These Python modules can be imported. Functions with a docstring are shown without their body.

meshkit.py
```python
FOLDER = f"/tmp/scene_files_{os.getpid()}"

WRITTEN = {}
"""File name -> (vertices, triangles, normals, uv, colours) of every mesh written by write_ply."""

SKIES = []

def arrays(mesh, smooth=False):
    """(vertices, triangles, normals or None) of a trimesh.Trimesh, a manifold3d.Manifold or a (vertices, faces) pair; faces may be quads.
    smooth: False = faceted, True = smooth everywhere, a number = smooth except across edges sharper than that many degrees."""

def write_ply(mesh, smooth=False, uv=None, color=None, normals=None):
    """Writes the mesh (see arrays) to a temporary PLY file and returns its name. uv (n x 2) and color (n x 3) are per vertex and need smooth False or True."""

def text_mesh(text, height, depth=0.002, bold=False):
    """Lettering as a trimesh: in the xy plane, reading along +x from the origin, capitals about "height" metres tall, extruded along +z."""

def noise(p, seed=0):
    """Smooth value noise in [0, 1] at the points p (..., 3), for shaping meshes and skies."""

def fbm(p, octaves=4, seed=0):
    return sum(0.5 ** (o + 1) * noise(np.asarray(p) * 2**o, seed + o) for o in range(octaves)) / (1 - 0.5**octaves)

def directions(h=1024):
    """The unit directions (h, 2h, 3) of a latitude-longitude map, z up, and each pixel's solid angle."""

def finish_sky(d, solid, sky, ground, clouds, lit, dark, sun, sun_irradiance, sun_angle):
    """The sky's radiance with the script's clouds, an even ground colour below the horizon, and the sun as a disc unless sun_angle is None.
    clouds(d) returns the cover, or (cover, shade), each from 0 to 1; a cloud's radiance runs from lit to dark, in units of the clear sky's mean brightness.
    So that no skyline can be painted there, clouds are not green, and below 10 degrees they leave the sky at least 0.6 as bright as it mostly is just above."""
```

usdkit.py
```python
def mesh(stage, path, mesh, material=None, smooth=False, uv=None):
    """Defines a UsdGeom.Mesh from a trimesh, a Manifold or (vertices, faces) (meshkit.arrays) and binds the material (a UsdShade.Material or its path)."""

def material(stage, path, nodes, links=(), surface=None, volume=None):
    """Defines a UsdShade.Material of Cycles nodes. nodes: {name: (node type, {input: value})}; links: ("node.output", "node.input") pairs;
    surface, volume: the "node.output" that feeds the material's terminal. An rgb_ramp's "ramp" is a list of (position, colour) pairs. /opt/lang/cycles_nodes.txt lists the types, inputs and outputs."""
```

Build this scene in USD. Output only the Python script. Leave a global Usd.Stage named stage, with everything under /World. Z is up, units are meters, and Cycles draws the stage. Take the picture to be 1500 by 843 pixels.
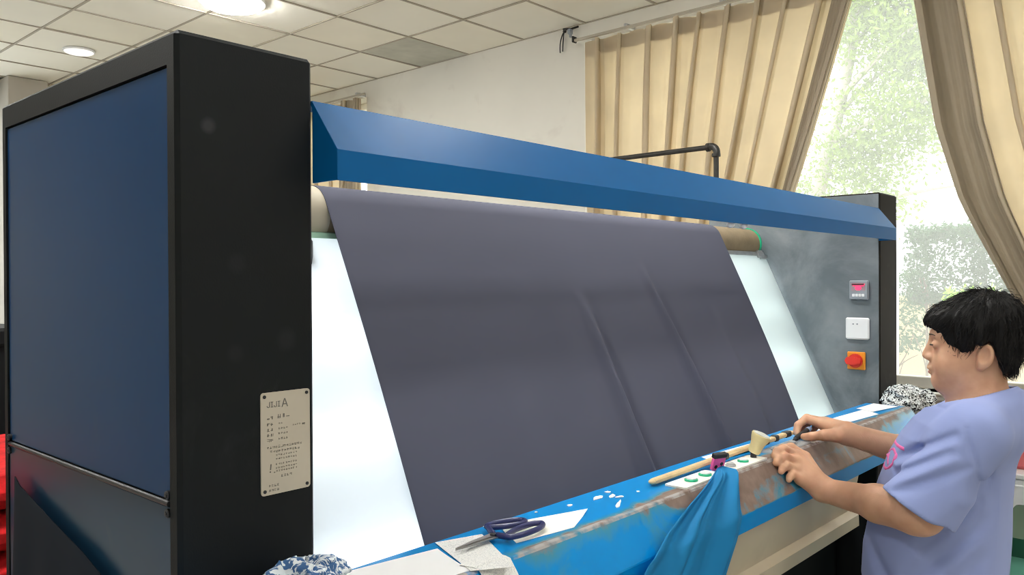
import math, random
import numpy as np
import trimesh
import shapely.geometry as sg
from pxr import Usd, UsdGeom, UsdLux, UsdShade, Gf, Sdf, Vt
import usdkit, meshkit

stage = Usd.Stage.CreateInMemory()
UsdGeom.SetStageUpAxis(stage, 'Z'); UsdGeom.SetStageMetersPerUnit(stage, 1.0)
UsdGeom.Xform.Define(stage, '/World'); UsdGeom.Scope.Define(stage, '/World/Looks')
rng = np.random.default_rng(7); random.seed(7)

# ------------------------------------------------------------------ camera, sky, exposure
EYE = 1.54
YAW, PITCH, ROLL, FPX = .7332, .0064, -.0049, 1201.76
EXPOSURE = 0.6
DOME = 2.0
LAMP = 82.0
fw = np.array([math.cos(YAW)*math.cos(PITCH), math.sin(YAW)*math.cos(PITCH), -math.sin(PITCH)])
r0 = np.array([math.sin(YAW), -math.cos(YAW), 0]); u0 = np.cross(r0, fw)
rt = r0*math.cos(ROLL)+u0*math.sin(ROLL); up = -r0*math.sin(ROLL)+u0*math.cos(ROLL)
cam = UsdGeom.Camera.Define(stage, '/World/camera')
M4 = np.eye(4); M4[0, :3] = rt; M4[1, :3] = up; M4[2, :3] = -fw; M4[3, :3] = (0, 0, EYE)
cam.AddTransformOp().Set(Gf.Matrix4d(M4.tolist()))
cam.CreateHorizontalApertureAttr(36.0); cam.CreateFocalLengthAttr(36.0*FPX/1500)
cam.CreateClippingRangeAttr(Gf.Vec2f(.05, 500)); cam.CreateExposureAttr(EXPOSURE)

dome = UsdLux.DomeLight.Define(stage, '/World/sky')
dome.CreateIntensityAttr(1.0)
sky = usdkit.material(stage, '/World/Looks/overcast_sky', {
    'tc': ('texture_coordinate', {}), 'n': ('noise_texture', {'scale': 2.2, 'detail': 4}),
    'r': ('rgb_ramp', {'ramp': [(.3, (.86, .93, 1.0)), (.7, (1.0, .99, .95))]}),
    'b': ('background_shader', {'strength': DOME})},
    [('tc.generated', 'n.vector'), ('n.fac', 'r.fac'), ('r.color', 'b.color')], surface='b.background')
UsdShade.MaterialBindingAPI.Apply(dome.GetPrim()).Bind(sky)
dome.GetPrim().SetCustomDataByKey('kind', 'structure')

# ------------------------------------------------------------------ naming helpers
counts, LOC = {}, {}
def numbered(parent, name):
    k = (parent, name); c = counts.get(k, 0); counts[k] = c+1
    return f'{parent}/{name}' + (f'_{c:03d}' if c else '')
def tag(prim, label=None, cat=None, group=None, kind=None):
    for k, v in (('label', label), ('category', cat), ('group', group), ('kind', kind)):
        if v: prim.SetCustomDataByKey(k, v)
def xf(name, label=None, cat=None, loc=(0, 0, 0), group=None, kind=None):
    p = numbered('/World', name)
    x = UsdGeom.Xform.Define(stage, p); x.AddTranslateOp().Set(Gf.Vec3d(*map(float, loc)))
    LOC[p] = np.array(loc, float); tag(x.GetPrim(), label, cat, group, kind)
    return p
def part(parent, name, mesh, mat, label=None, smooth=False, kind=None):
    p = numbered(parent, name); LOC[p] = LOC[parent]
    v, f, n = meshkit.arrays(mesh, smooth)
    m = UsdGeom.Mesh.Define(stage, p)
    m.CreatePointsAttr(Vt.Vec3fArray.FromNumpy((v-LOC[parent]).astype(np.float32)))
    m.CreateFaceVertexCountsAttr(Vt.IntArray.FromNumpy(np.full(len(f), 3, np.int32)))
    m.CreateFaceVertexIndicesAttr(Vt.IntArray.FromNumpy(f.astype(np.int32).ravel()))
    m.CreateSubdivisionSchemeAttr('none')
    if n is not None:
        m.CreateNormalsAttr(Vt.Vec3fArray.FromNumpy(n.astype(np.float32))); m.SetNormalsInterpolation('vertex')
    UsdShade.MaterialBindingAPI.Apply(m.GetPrim()).Bind(mat)
    tag(m.GetPrim(), label, None, None, kind)
    return p
LOC['/World'] = np.zeros(3)
def thing(name, mesh, mat, label=None, cat=None, group=None, kind=None, smooth=False):
    p = part('/World', name, mesh, mat, None, smooth); tag(stage.GetPrimAtPath(p), label, cat, group, kind); return p

# ------------------------------------------------------------------ mesh helpers
cat_ = trimesh.util.concatenate
def cbox(lo, hi, r=.004):
    lo, hi = np.minimum(lo, hi).astype(float), np.maximum(lo, hi).astype(float)
    r = min(r, .45*float((hi-lo).min())); c, h = (lo+hi)/2, (hi-lo)/2; pts = []
    for s in np.ndindex(2, 2, 2):
        s = np.array(s)*2-1
        for a in range(3):
            q = h-r; q[a] = h[a]; pts.append(c+s*q)
    return trimesh.convex.convex_hull(np.array(pts))
def prism(poly, a0, a1, axis=0):
    """polygon of the two other axes (in xyz order) extruded along axis."""
    m = trimesh.creation.extrude_polygon(sg.Polygon(poly) if not hasattr(poly, 'exterior') else poly, a1-a0, engine='earcut')
    v = m.vertices.copy(); o = np.zeros_like(v); others = [i for i in range(3) if i != axis]
    o[:, others[0]] = v[:, 0]; o[:, others[1]] = v[:, 1]; o[:, axis] = v[:, 2]+a0
    m = trimesh.Trimesh(o, m.faces, process=False); m.fix_normals(); return m
def tube(pts, r, n=10, closed=False):
    pts = np.asarray(pts, float); k = len(pts); r = np.broadcast_to(r, k)
    t = np.gradient(pts, axis=0) if not closed else np.roll(pts, -1, 0)-np.roll(pts, 1, 0)
    t /= np.linalg.norm(t, axis=1, keepdims=True)
    a = np.cross(t[0], [0, 0, 1.]); a = a if np.linalg.norm(a) > 1e-3 else np.cross(t[0], [1., 0, 0]); V = []
    ang = np.arange(n)/n*2*math.pi
    for i in range(k):
        a = a-t[i]*(a@t[i]); a /= np.linalg.norm(a); b = np.cross(t[i], a)
        V.append(pts[i]+r[i]*(np.cos(ang)[:, None]*a+np.sin(ang)[:, None]*b))
    V = np.vstack(V); F = []
    for i in range(k if closed else k-1):
        for j in range(n):
            p, q, s, u = i*n+j, i*n+(j+1) % n, ((i+1) % k)*n+(j+1) % n, ((i+1) % k)*n+j
            F += [[p, q, s], [p, s, u]]
    if not closed:
        c0, c1 = len(V), len(V)+1; V = np.vstack([V, pts[0], pts[-1]])
        for j in range(n):
            F.append([c0, (j+1) % n, j]); F.append([c1, (k-1)*n+j, (k-1)*n+(j+1) % n])
    return trimesh.Trimesh(V, F, process=False)
def lathe(profile, base, axis=(0, 0, 1), n=28):
    m = trimesh.creation.revolve(np.array(profile, float), sections=n)
    m.apply_transform(trimesh.geometry.align_vectors([0, 0, 1], axis)); m.apply_translation(base); return m
def spline(pts, n):
    from scipy.interpolate import CubicSpline
    pts = np.asarray(pts, float); s = np.r_[0, np.cumsum(np.linalg.norm(np.diff(pts, axis=0), axis=1))]
    return CubicSpline(s, pts)(np.linspace(0, s[-1], n))
def sheet(G, thick, closed=True):
    """G (nu, nv, 3) grid of points -> a sheet with thickness."""
    nu, nv = G.shape[:2]
    du, dv = np.gradient(G, axis=0), np.gradient(G, axis=1)
    N = np.cross(du, dv); N /= np.maximum(np.linalg.norm(N, axis=2, keepdims=True), 1e-12)
    A = (G+N*thick/2).reshape(-1, 3); B = (G-N*thick/2).reshape(-1, 3); o = nu*nv
    i, j = np.meshgrid(np.arange(nu-1), np.arange(nv-1), indexing='ij'); a = (i*nv+j).ravel()
    q = np.stack([a, a+nv, a+nv+1, a+1], 1); F = [q, q[:, ::-1]+o]
    def rim(ix):
        p, s = ix[:-1], ix[1:]; F.append(np.stack([p, s, s+o, p+o], 1))
    ar = np.arange
    rim(ar(nv)); rim(((nu-1)*nv+ar(nv))[::-1]); rim((ar(nu)*nv)[::-1]); rim(ar(nu)*nv+nv-1)
    q = np.vstack(F); f = np.vstack([q[:, [0, 1, 2]], q[:, [0, 2, 3]]])
    return trimesh.Trimesh(np.vstack([A, B]), f, process=False)
def along(p0, p1, q):
    return np.asarray(p0)+(np.asarray(p1)-np.asarray(p0))*q
def disc(c, axis, r, h, n=24, ch=0.0):
    return lathe([(0, 0), (r, 0), (r, h-ch), (r-ch, h), (0, h)] if ch else [(0, 0), (r, 0), (r, h), (0, h)], c, axis, n)
def strip2d(pts, w, z0=0, h=.0004):
    """flat print: a thick polyline as an extruded polygon in xy."""
    return sg.LineString(pts).buffer(w/2, cap_style=2)
def frame_to(mesh, origin, ex, ey):
    ex = np.array(ex, float); ey = np.array(ey, float); ez = np.cross(ex, ey)
    T = np.eye(4); T[:3, 0], T[:3, 1], T[:3, 2], T[:3, 3] = ex, ey, ez, origin
    m = mesh.copy(); m.apply_transform(T); return m
def extr(poly, h):
    gs = getattr(poly, 'geoms', [poly])
    return cat_([trimesh.creation.extrude_polygon(g, h, engine='earcut') for g in gs if not g.is_empty])

# ------------------------------------------------------------------ signed distance fields -> meshes
def smin(a, b, k):
    h = np.maximum(k-np.abs(a-b), 0)/k
    return np.minimum(a, b)-h*h*k*.25
def smax(a, b, k): return -smin(-a, -b, k)
def cone(P, a, b, ra, rb):
    a = np.asarray(a, np.float32); b = np.asarray(b, np.float32); ab = b-a
    t = np.clip(((P-a)@ab)/(ab@ab), 0, 1)
    return np.linalg.norm(P-a-t[:, None]*ab, axis=1)-(ra+(rb-ra)*t)
def ell(P, c, r):
    q = (P-np.asarray(c, np.float32)); r = np.asarray(r, np.float32)
    k0 = np.linalg.norm(q/r, axis=1); k1 = np.linalg.norm(q/(r*r), axis=1)
    return k0*(k0-1)/np.maximum(k1, 1e-9)
def net(sdf, lo, hi, h, B=8, slack=1.7):
    lo = np.array(lo, float); nb = np.ceil((np.array(hi)-lo)/h/B).astype(int); n = nb*B
    bi = np.stack(np.meshgrid(*[np.arange(k) for k in nb], indexing='ij'), -1).reshape(-1, 3)
    d = sdf((lo+(bi+.5)*B*h).astype(np.float32))
    keep = np.abs(d) < B*h*.87*slack
    V = np.where(d < 0, -1., 1.).astype(np.float32).reshape(nb)
    V = V.repeat(B, 0).repeat(B, 1).repeat(B, 2); V = np.pad(V, ((0, 1),)*3, mode='edge')
    off = np.stack(np.meshgrid(*[np.arange(B+1)]*3, indexing='ij'), -1).reshape(-1, 3)
    bk = bi[keep]
    for s in range(0, len(bk), 600):
        ix = (bk[s:s+600, None]*B+off[None]).reshape(-1, 3)
        V[ix[:, 0], ix[:, 1], ix[:, 2]] = sdf((lo+ix*h).astype(np.float32))
    S = V < 0
    c8 = [(i, j, k) for i in (0, 1) for j in (0, 1) for k in (0, 1)]
    cnt = sum(S[i:n[0]+i, j:n[1]+j, k:n[2]+k].astype(np.int8) for i, j, k in c8)
    cells = np.argwhere((cnt > 0) & (cnt < 8)); idx = -np.ones(n, np.int32); idx[tuple(cells.T)] = np.arange(len(cells))
    acc = np.zeros((len(cells), 3)); w = np.zeros(len(cells))
    for a in c8:
        for ax in range(3):
            if a[ax]: continue
            b = list(a); b[ax] = 1
            va = V[cells[:, 0]+a[0], cells[:, 1]+a[1], cells[:, 2]+a[2]]; vb = V[cells[:, 0]+b[0], cells[:, 1]+b[1], cells[:, 2]+b[2]]
            x = (va < 0) != (vb < 0); t = np.where(x, va/np.where(x, va-vb, 1), 0)
            p = np.repeat(np.array(a, float)[None], len(cells), 0); p[:, ax] += t
            acc += p*x[:, None]; w += x
    verts = lo+(cells+acc/w[:, None])*h
    Q = []
    for ax in range(3):
        o1, o2 = (ax+1) % 3, (ax+2) % 3
        sl = [slice(1, n[i]) for i in range(3)]; sl[ax] = slice(0, n[ax])
        sh = list(sl); sh[ax] = slice(1, n[ax]+1)
        A, Bq = S[tuple(sl)], S[tuple(sh)]
        e = np.argwhere(A != Bq); st = A[tuple(e.T)]
        e = e+np.array([1 if i != ax else 0 for i in range(3)])
        def c(d1, d2):
            q = e.copy(); q[:, o1] -= d1; q[:, o2] -= d2; return idx[tuple(q.T)]
        q = np.stack([c(1, 1), c(0, 1), c(0, 0), c(1, 0)], 1)
        q[~st] = q[~st][:, ::-1]; Q.append(q)
    q = np.vstack(Q); q = q[(q >= 0).all(1)]
    f = np.vstack([q[:, [0, 1, 2]], q[:, [0, 2, 3]]])
    return trimesh.Trimesh(verts, f, process=False)
def biggest(m):
    lab = trimesh.graph.connected_component_labels(m.face_adjacency, node_count=len(m.faces))
    k = np.bincount(lab).argmax(); m.update_faces(lab == k); m.remove_unreferenced_vertices(); return m

# ------------------------------------------------------------------ materials
def mk(name, col, rough=.5, metal=0., var=.06, vs=5., bump=0., bs=80., wear=None, coat=0., sheen=0., trans=0., obj=False, spec=.5, extra=None, smudge=False):
    """principled with a soft tone variation; wear = (colour, scale, threshold lo, hi, roughness)"""
    N = {'g': ('texture_coordinate' if obj else 'geometry', {}), 'n': ('noise_texture', {'scale': vs, 'detail': 4, 'roughness': .6}),
         'r': ('rgb_ramp', {'ramp': [(.25, tuple(c*(1-var) for c in col)), (.75, tuple(min(1, c*(1+var)) for c in col))]}),
         'p': ('principled_bsdf', {'roughness': rough, 'metallic': metal, 'coat_weight': coat, 'sheen_weight': sheen, 'specular_ior_level': spec, **(extra or {})})}
    pos = 'g.object' if obj else 'g.position'
    L = [(pos, 'n.vector'), ('n.fac', 'r.fac')]
    out = 'r.color'
    if wear:
        wc, ws, a, b, wr = wear
        N['wn'] = ('noise_texture', {'scale': ws, 'detail': 6, 'roughness': .62, 'distortion': .4})
        N['wm'] = ('map_range', {'from_min': a, 'from_max': b, 'clamp': True})
        N['wx'] = ('mix_color', {'b': wc, 'blend_type': 'mix'})
        L += [(pos, 'wn.vector'), ('wn.fac', 'wm.value'), ('wm.result', 'wx.fac'), (out, 'wx.a')]
        out = 'wx.result'
    if smudge:      # pale rubbed marks left on the paint
        for k, (c, rad, f) in enumerate((((.568, 1.08, 1.760), .013, .13), ((.61, 1.08, 1.57), .016, .03), ((.69, 1.08, 1.455), .02, .035), ((.607, 1.08, 1.44), .016, .03))):
            N.update({f'sd{k}': ('vector_math', {'math_type': 'distance', 'vector2': c}), f'sa{k}': ('math', {'math_type': 'multiply_add', 'value2': rad*1.6, 'value3': -rad*.8}), f'sb{k}': ('math', {'math_type': 'add'}),
                      f'sm{k}': ('map_range', {'from_min': rad, 'from_max': rad*.4, 'to_min': 0., 'to_max': f, 'clamp': True}), f'sx{k}': ('mix_color', {'b': (.20, .21, .22)})})
            L += [(pos, f'sd{k}.vector1'), ('wn.fac', f'sa{k}.value1'), (f'sd{k}.value', f'sb{k}.value1'), (f'sa{k}.value', f'sb{k}.value2'), (f'sb{k}.value', f'sm{k}.value'), (f'sm{k}.result', f'sx{k}.fac'), (out, f'sx{k}.a')]
            out = f'sx{k}.result'
    L.append((out, 'p.base_color'))
    if bump:
        N['bn'] = ('noise_texture', {'scale': bs, 'detail': 3}); N['bb'] = ('bump', {'strength': bump, 'distance': .002})
        L += [(pos, 'bn.vector'), ('bn.fac', 'bb.height'), ('bb.normal', 'p.normal')]
    surf = 'p.BSDF'
    if trans:
        N['t'] = ('translucent_bsdf', {}); N['m'] = ('mix_closure', {'fac': trans})
        L += [(out, 't.color'), ('p.BSDF', 'm.closure1'), ('t.BSDF', 'm.closure2')]; surf = 'm.closure'
    return usdkit.material(stage, '/World/Looks/'+name, N, L, surface=surf)
def emit(name, col, s):
    return usdkit.material(stage, '/World/Looks/'+name, {'e': ('emission', {'color': col, 'strength': s})}, [], surface='e.emission')

M = {}
M['wall'] = mk('wall_paint', (.71, .695, .635), .75, var=.03, vs=2, bump=.05, bs=60, wear=((.60, .57, .52), 3, .58, .8, .8))
M['ceil_tile'] = mk('ceiling_tile', (.86, .84, .75), .85, var=.04, vs=1.2, bump=.25, bs=140)
M['ceil_tile_b'] = mk('ceiling_tile_cream', (.85, .82, .71), .85, var=.05, vs=1.5, bump=.25, bs=140)
M['ceil_stain'] = mk('ceiling_tile_stained', (.52, .52, .45), .85, var=.16, vs=5, bump=.2, bs=140)
M['t_bar'] = mk('ceiling_grid', (.42, .38, .31), .6, var=.1)
M['floor'] = mk('floor_tile', (.60, .58, .54), .35, var=.08, vs=3)
M['black'] = mk('black_powder_coat', (.0038, .0056, .0068), .55, spec=.22, smudge=True, var=.25, vs=4, bump=.12, bs=420, wear=((.022, .024, .027), 5, .58, .86, .6))
M['black_brown'] = mk('dark_bronze_paint', (.018, .016, .014), .75, spec=.15, var=.2, vs=6, bump=.1, bs=300, wear=((.04, .036, .03), 7, .55, .85, .6))
M['grey_dusty'] = mk('dusty_grey_paint', (.125, .152, .172), .5, var=.25, vs=2.2, bump=.1, bs=400, wear=((.31, .335, .36), 3.0, .44, .80, .6))
M['navy_panel'] = mk('navy_gloss_panel', (.0015, .037, .115), .25, spec=.2, var=.06, vs=2, wear=((.02, .05, .10), 4, .62, .85, .3))
M['navy_low'] = mk('navy_lower_panel', (.010, .040, .080), .28, spec=.3, var=.08, vs=3, wear=((.04, .06, .08), 5, .56, .8, .3))
M['blue'] = mk('blue_gloss_paint', (.0006, .108, .32), .48, var=.05, vs=3, spec=.16)
M['steel'] = mk('brushed_steel', (.36, .35, .34), .42, 1., var=.1, vs=30)
M['alu'] = mk('dull_aluminium', (.50, .51, .52), .4, .8, var=.15, vs=40)
M['dark_metal'] = mk('dark_screw_metal', (.05, .05, .055), .35, .8)
M['iron'] = mk('black_iron_pipe', (.035, .033, .03), .45, .4, var=.3, vs=30)
M['beige_metal'] = mk('beige_metal', (.62, .54, .40), .30, .15, var=.06, vs=2.5, wear=((.50, .43, .32), 4, .5, .8, .4))
M['white_paper'] = mk('white_paper', (.86, .87, .88), .8, var=.02)
M['cream_paper'] = mk('cream_paper', (.84, .83, .76), .8, var=.03)
M['white_plastic'] = mk('white_plastic', (.85, .86, .88), .3, var=.01)
M['grey_plastic'] = mk('grey_plastic', (.30, .33, .37), .4, var=.05)
M['black_plastic'] = mk('black_plastic', (.02, .02, .022), .4)
M['rubber_brown'] = mk('brown_roller_wrap', (.30, .23, .14), .7, var=.2, vs=14, bump=.3, bs=150)
M['cream_roller'] = mk('cream_roller', (.52, .47, .36), .6, var=.06)
M['green'] = mk('green_plastic', (.02, .48, .25), .35, var=.05)
M['ink'] = mk('dark_ink', (.15, .14, .125), .8, var=.05)
M['plate'] = mk('beige_name_plate', (.52, .47, .38), .45, .1, var=.05, vs=9)
M['wood'] = mk('pale_wood', (.72, .53, .28), .5, var=.12, vs=40)
M['yellow'] = mk('cream_yellow_plastic', (.84, .71, .38), .4, var=.08, vs=30)
M['pink'] = mk('pink_plastic', (.85, .13, .42), .4, var=.05)
M['red'] = mk('red_plastic', (.75, .04, .025), .35, var=.04)
M['orange'] = mk('orange_plastic', (.85, .30, .02), .4, var=.04)
M['scissor_blue'] = mk('navy_handle_plastic', (.025, .03, .12), .3, var=.1)
M['lamp_on'] = emit('lit_lamp_diffuser', (1.0, .985, .95), LAMP)
M['tube_bright'] = emit('lit_tube', (.95, .97, 1.0), 5.3)
M['tube_soft'] = emit('lit_tube_soft', (.88, 1.0, .94), 3.8)
M['led_red'] = emit('lit_red_digits', (1., .05, .12), 1.6)

def math_chain():  # worn blue table paint: brown primer shows along the operator's edge and on the far half
    N = {'g': ('geometry', {}), 'n1': ('noise_texture', {'scale': 6, 'detail': 7, 'roughness': .65, 'distortion': .6}),
         'n2': ('noise_texture', {'scale': 2.1, 'detail': 3}), 'n3': ('noise_texture', {'scale': 26, 'detail': 5}),
         's': ('separate_xyz', {}),
         'mx': ('map_range', {'from_min': .95, 'from_max': 2.0, 'to_min': -.38, 'to_max': .06, 'clamp': True}),
         'mxe': ('map_range', {'from_min': 2.75, 'from_max': 3.15, 'to_min': 0., 'to_max': -.38, 'clamp': True}),
         'mz': ('map_range', {'from_min': .900, 'from_max': .927, 'to_min': 0., 'to_max': .30, 'clamp': True}),
         'my': ('map_range', {'from_min': .935, 'from_max': .985, 'to_min': 0., 'to_max': -.75, 'clamp': True}),
         'mu': ('map_range', {'from_min': .99, 'from_max': 1.0, 'to_min': -.8, 'to_max': 0., 'clamp': True}),
         'a1': ('math', {'math_type': 'add'}), 'a2': ('math', {'math_type': 'add'}), 'a3': ('math', {'math_type': 'add'}),
         'a4': ('math', {'math_type': 'add'}), 'a5': ('math', {'math_type': 'add'}), 'a6': ('math', {'math_type': 'multiply_add', 'value2': .5}),
         'th': ('map_range', {'from_min': .68, 'from_max': .80, 'clamp': True}),
         'br': ('rgb_ramp', {'ramp': [(.25, (.17, .115, .09)), (.6, (.25, .18, .145)), (.85, (.32, .25, .21))]}),
         'bl': ('rgb_ramp', {'ramp': [(.3, (.0006, .24, .62)), (.8, (.002, .27, .68))]}),
         'mx2': ('mix_color', {}), 'te': ('mix_color', {'b': (.06, .27, .38)}), 'tm': ('map_range', {'from_min': .50, 'from_max': .70, 'clamp': True}),
         'cy': ('math', {'math_type': 'compare', 'value2': .927, 'value3': .006}), 'c3': ('map_range', {'from_min': .40, 'from_max': .56, 'clamp': True}), 'cm': ('math', {'math_type': 'multiply'}), 'gm': ('mix_color', {'b': (.40, .38, .37)}),
         'ro': ('map_range', {'from_min': 0., 'from_max': 1., 'to_min': .25, 'to_max': .5}),
         'p': ('principled_bsdf', {'roughness': .34, 'specular_ior_level': .22})}
    L = [('g.position', 'n1.vector'), ('g.position', 'n2.vector'), ('g.position', 'n3.vector'), ('g.position', 's.vector'),
         ('s.x', 'mx.value'), ('s.x', 'mxe.value'), ('s.y', 'mz.value'), ('s.y', 'my.value'), ('s.z', 'mu.value'),
         ('n1.fac', 'a1.value1'), ('mx.result', 'a1.value2'), ('a1.value', 'a2.value1'), ('mxe.result', 'a2.value2'),
         ('a2.value', 'a3.value1'), ('mz.result', 'a3.value2'), ('a3.value', 'a4.value1'), ('my.result', 'a4.value2'),
         ('a4.value', 'a5.value1'), ('mu.result', 'a5.value2'), ('n2.fac', 'a6.value1'), ('a5.value', 'a6.value3'),
         ('a6.value', 'th.value'), ('n3.fac', 'br.fac'), ('n2.fac', 'bl.fac'),
         ('bl.color', 'te.a'), ('a6.value', 'tm.value'), ('tm.result', 'te.fac'),
         ('te.result', 'mx2.a'), ('br.color', 'mx2.b'), ('th.result', 'mx2.fac'), ('s.y', 'cy.value1'), ('n3.fac', 'c3.value'), ('cy.value', 'cm.value1'), ('c3.result', 'cm.value2'), ('cm.value', 'gm.fac'), ('mx2.result', 'gm.a'), ('gm.result', 'p.base_color'), ('th.result', 'ro.value'), ('ro.result', 'p.roughness')]
    return usdkit.material(stage, '/World/Looks/worn_blue_paint', N, L, surface='p.BSDF')
M['worn'] = math_chain()

def opal():  # opal diffusing glass of the light board
    return usdkit.material(stage, '/World/Looks/opal_glass', {
        'd': ('principled_bsdf', {'base_color': (.82, .86, .86), 'roughness': .12}), 't': ('translucent_bsdf', {'color': (.90, .93, .94)}),
        'm': ('mix_closure', {'fac': .6})}, [('d.BSDF', 'm.closure1'), ('t.BSDF', 'm.closure2')], surface='m.closure')
M['opal'] = opal()
M['glass_edge'] = mk('green_glass_edge', (.45, .75, .58), .15, var=.05)
def pane_mat():  # dusty window pane
    return usdkit.material(stage, '/World/Looks/dusty_window_pane', {
        't': ('transparent_bsdf', {'color': (.97, .98, .97)}), 'g': ('glossy_bsdf', {'roughness': .3}), 'f': ('fresnel', {'IOR': 1.15}),
        'm': ('mix_closure', {}), 'l': ('translucent_bsdf', {'color': (.95, .95, .90)}), 'm2': ('mix_closure', {'fac': .08})},
        [('f.fac', 'm.fac'), ('t.BSDF', 'm.closure1'), ('g.BSDF', 'm.closure2'), ('m.closure', 'm2.closure1'), ('l.BSDF', 'm2.closure2')], surface='m2.closure')
M['pane'] = pane_mat()
def clear_mat():
    return usdkit.material(stage, '/World/Looks/clear_acrylic', {
        't': ('transparent_bsdf', {'color': (.93, .95, .95)}), 'g': ('principled_bsdf', {'base_color': (.72, .74, .74), 'roughness': .15}), 'm': ('mix_closure', {'fac': .45})},
        [('t.BSDF', 'm.closure1'), ('g.BSDF', 'm.closure2')], surface='m.closure')
M['acrylic'] = clear_mat()
def cloth_mat(name, col, trans, weave=900., bump=.15, sheen=.0, var=.05, vs=6, rough=.85, sheer=0.):
    N = {'g': ('geometry', {}), 'n': ('noise_texture', {'scale': vs, 'detail': 3}), 'w': ('noise_texture', {'scale': weave, 'detail': 1}),
         'r': ('rgb_ramp', {'ramp': [(.3, tuple(c*(1-var) for c in col)), (.7, tuple(min(1, c*(1+var)) for c in col))]}),
         'b': ('bump', {'strength': bump, 'distance': .001}),
         'p': ('principled_bsdf', {'roughness': rough, 'sheen_weight': sheen, 'specular_ior_level': .25}), 't': ('translucent_bsdf', {}), 'm': ('mix_closure', {'fac': trans})}
    L = [('g.position', 'n.vector'), ('g.position', 'w.vector'), ('n.fac', 'r.fac'), ('w.fac', 'b.height'), ('b.normal', 'p.normal'),
         ('r.color', 'p.base_color'), ('r.color', 't.color'), ('p.BSDF', 'm.closure1'), ('t.BSDF', 'm.closure2')]
    s = 'm.closure'
    if sheer:
        N['x'] = ('transparent_bsdf', {'color': (1, .96, .86)}); N['m2'] = ('mix_closure', {'fac': sheer})
        L += [('m.closure', 'm2.closure1'), ('x.BSDF', 'm2.closure2')]; s = 'm2.closure'
    return usdkit.material(stage, '/World/Looks/'+name, N, L, surface=s)
M['curtain'] = cloth_mat('beige_curtain', (.79, .705, .55), .56, sheer=.05, weave=500)
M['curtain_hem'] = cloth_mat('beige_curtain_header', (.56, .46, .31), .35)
M['curtain_edge_shade'] = cloth_mat('beige_curtain_shaded_edge', (.40, .335, .245), .12)  # shade of the bunched folds painted in as a darker cloth colour
M['grey_fabric'] = cloth_mat('charcoal_navy_fabric', (.108, .113, .158), .05, weave=1200, vs=1.2, var=.04, rough=.85)
M['blue_cloth'] = cloth_mat('blue_cloth', (.008, .20, .46), .05, weave=1200, rough=.7)
M['navy_cloth'] = cloth_mat('dark_navy_cloth', (.0035, .008, .016), .0, weave=1200, rough=.95)
M['red_cloth'] = cloth_mat('red_cloth', (.55, .012, .014), .0, weave=300, bump=.5, var=.3, vs=40)
M['shirt'] = cloth_mat('periwinkle_cotton', (.30, .365, .66), .03, weave=1500, vs=3, var=.05, sheen=.08, rough=.9)
M['shirt_print'] = mk('pink_shirt_print', (.80, .16, .42), .7, var=.03)
M['trousers'] = cloth_mat('dark_trousers', (.018, .019, .035), .0, weave=900)
M['shoe'] = mk('dark_shoe', (.03, .03, .035), .5)
def pattern_cloth(name, a, b, sc, t0, t1, dist):
    return usdkit.material(stage, '/World/Looks/'+name, {
        'g': ('geometry', {}), 'n': ('noise_texture', {'scale': sc, 'detail': 2, 'distortion': dist}), 'm': ('map_range', {'from_min': t0, 'from_max': t1, 'clamp': True}),
        'x': ('mix_color', {'a': a, 'b': b}), 'p': ('principled_bsdf', {'roughness': .8, 'specular_ior_level': .25})},
        [('g.position', 'n.vector'), ('n.fac', 'm.value'), ('m.result', 'x.fac'), ('x.result', 'p.base_color')], surface='p.BSDF')
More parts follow.
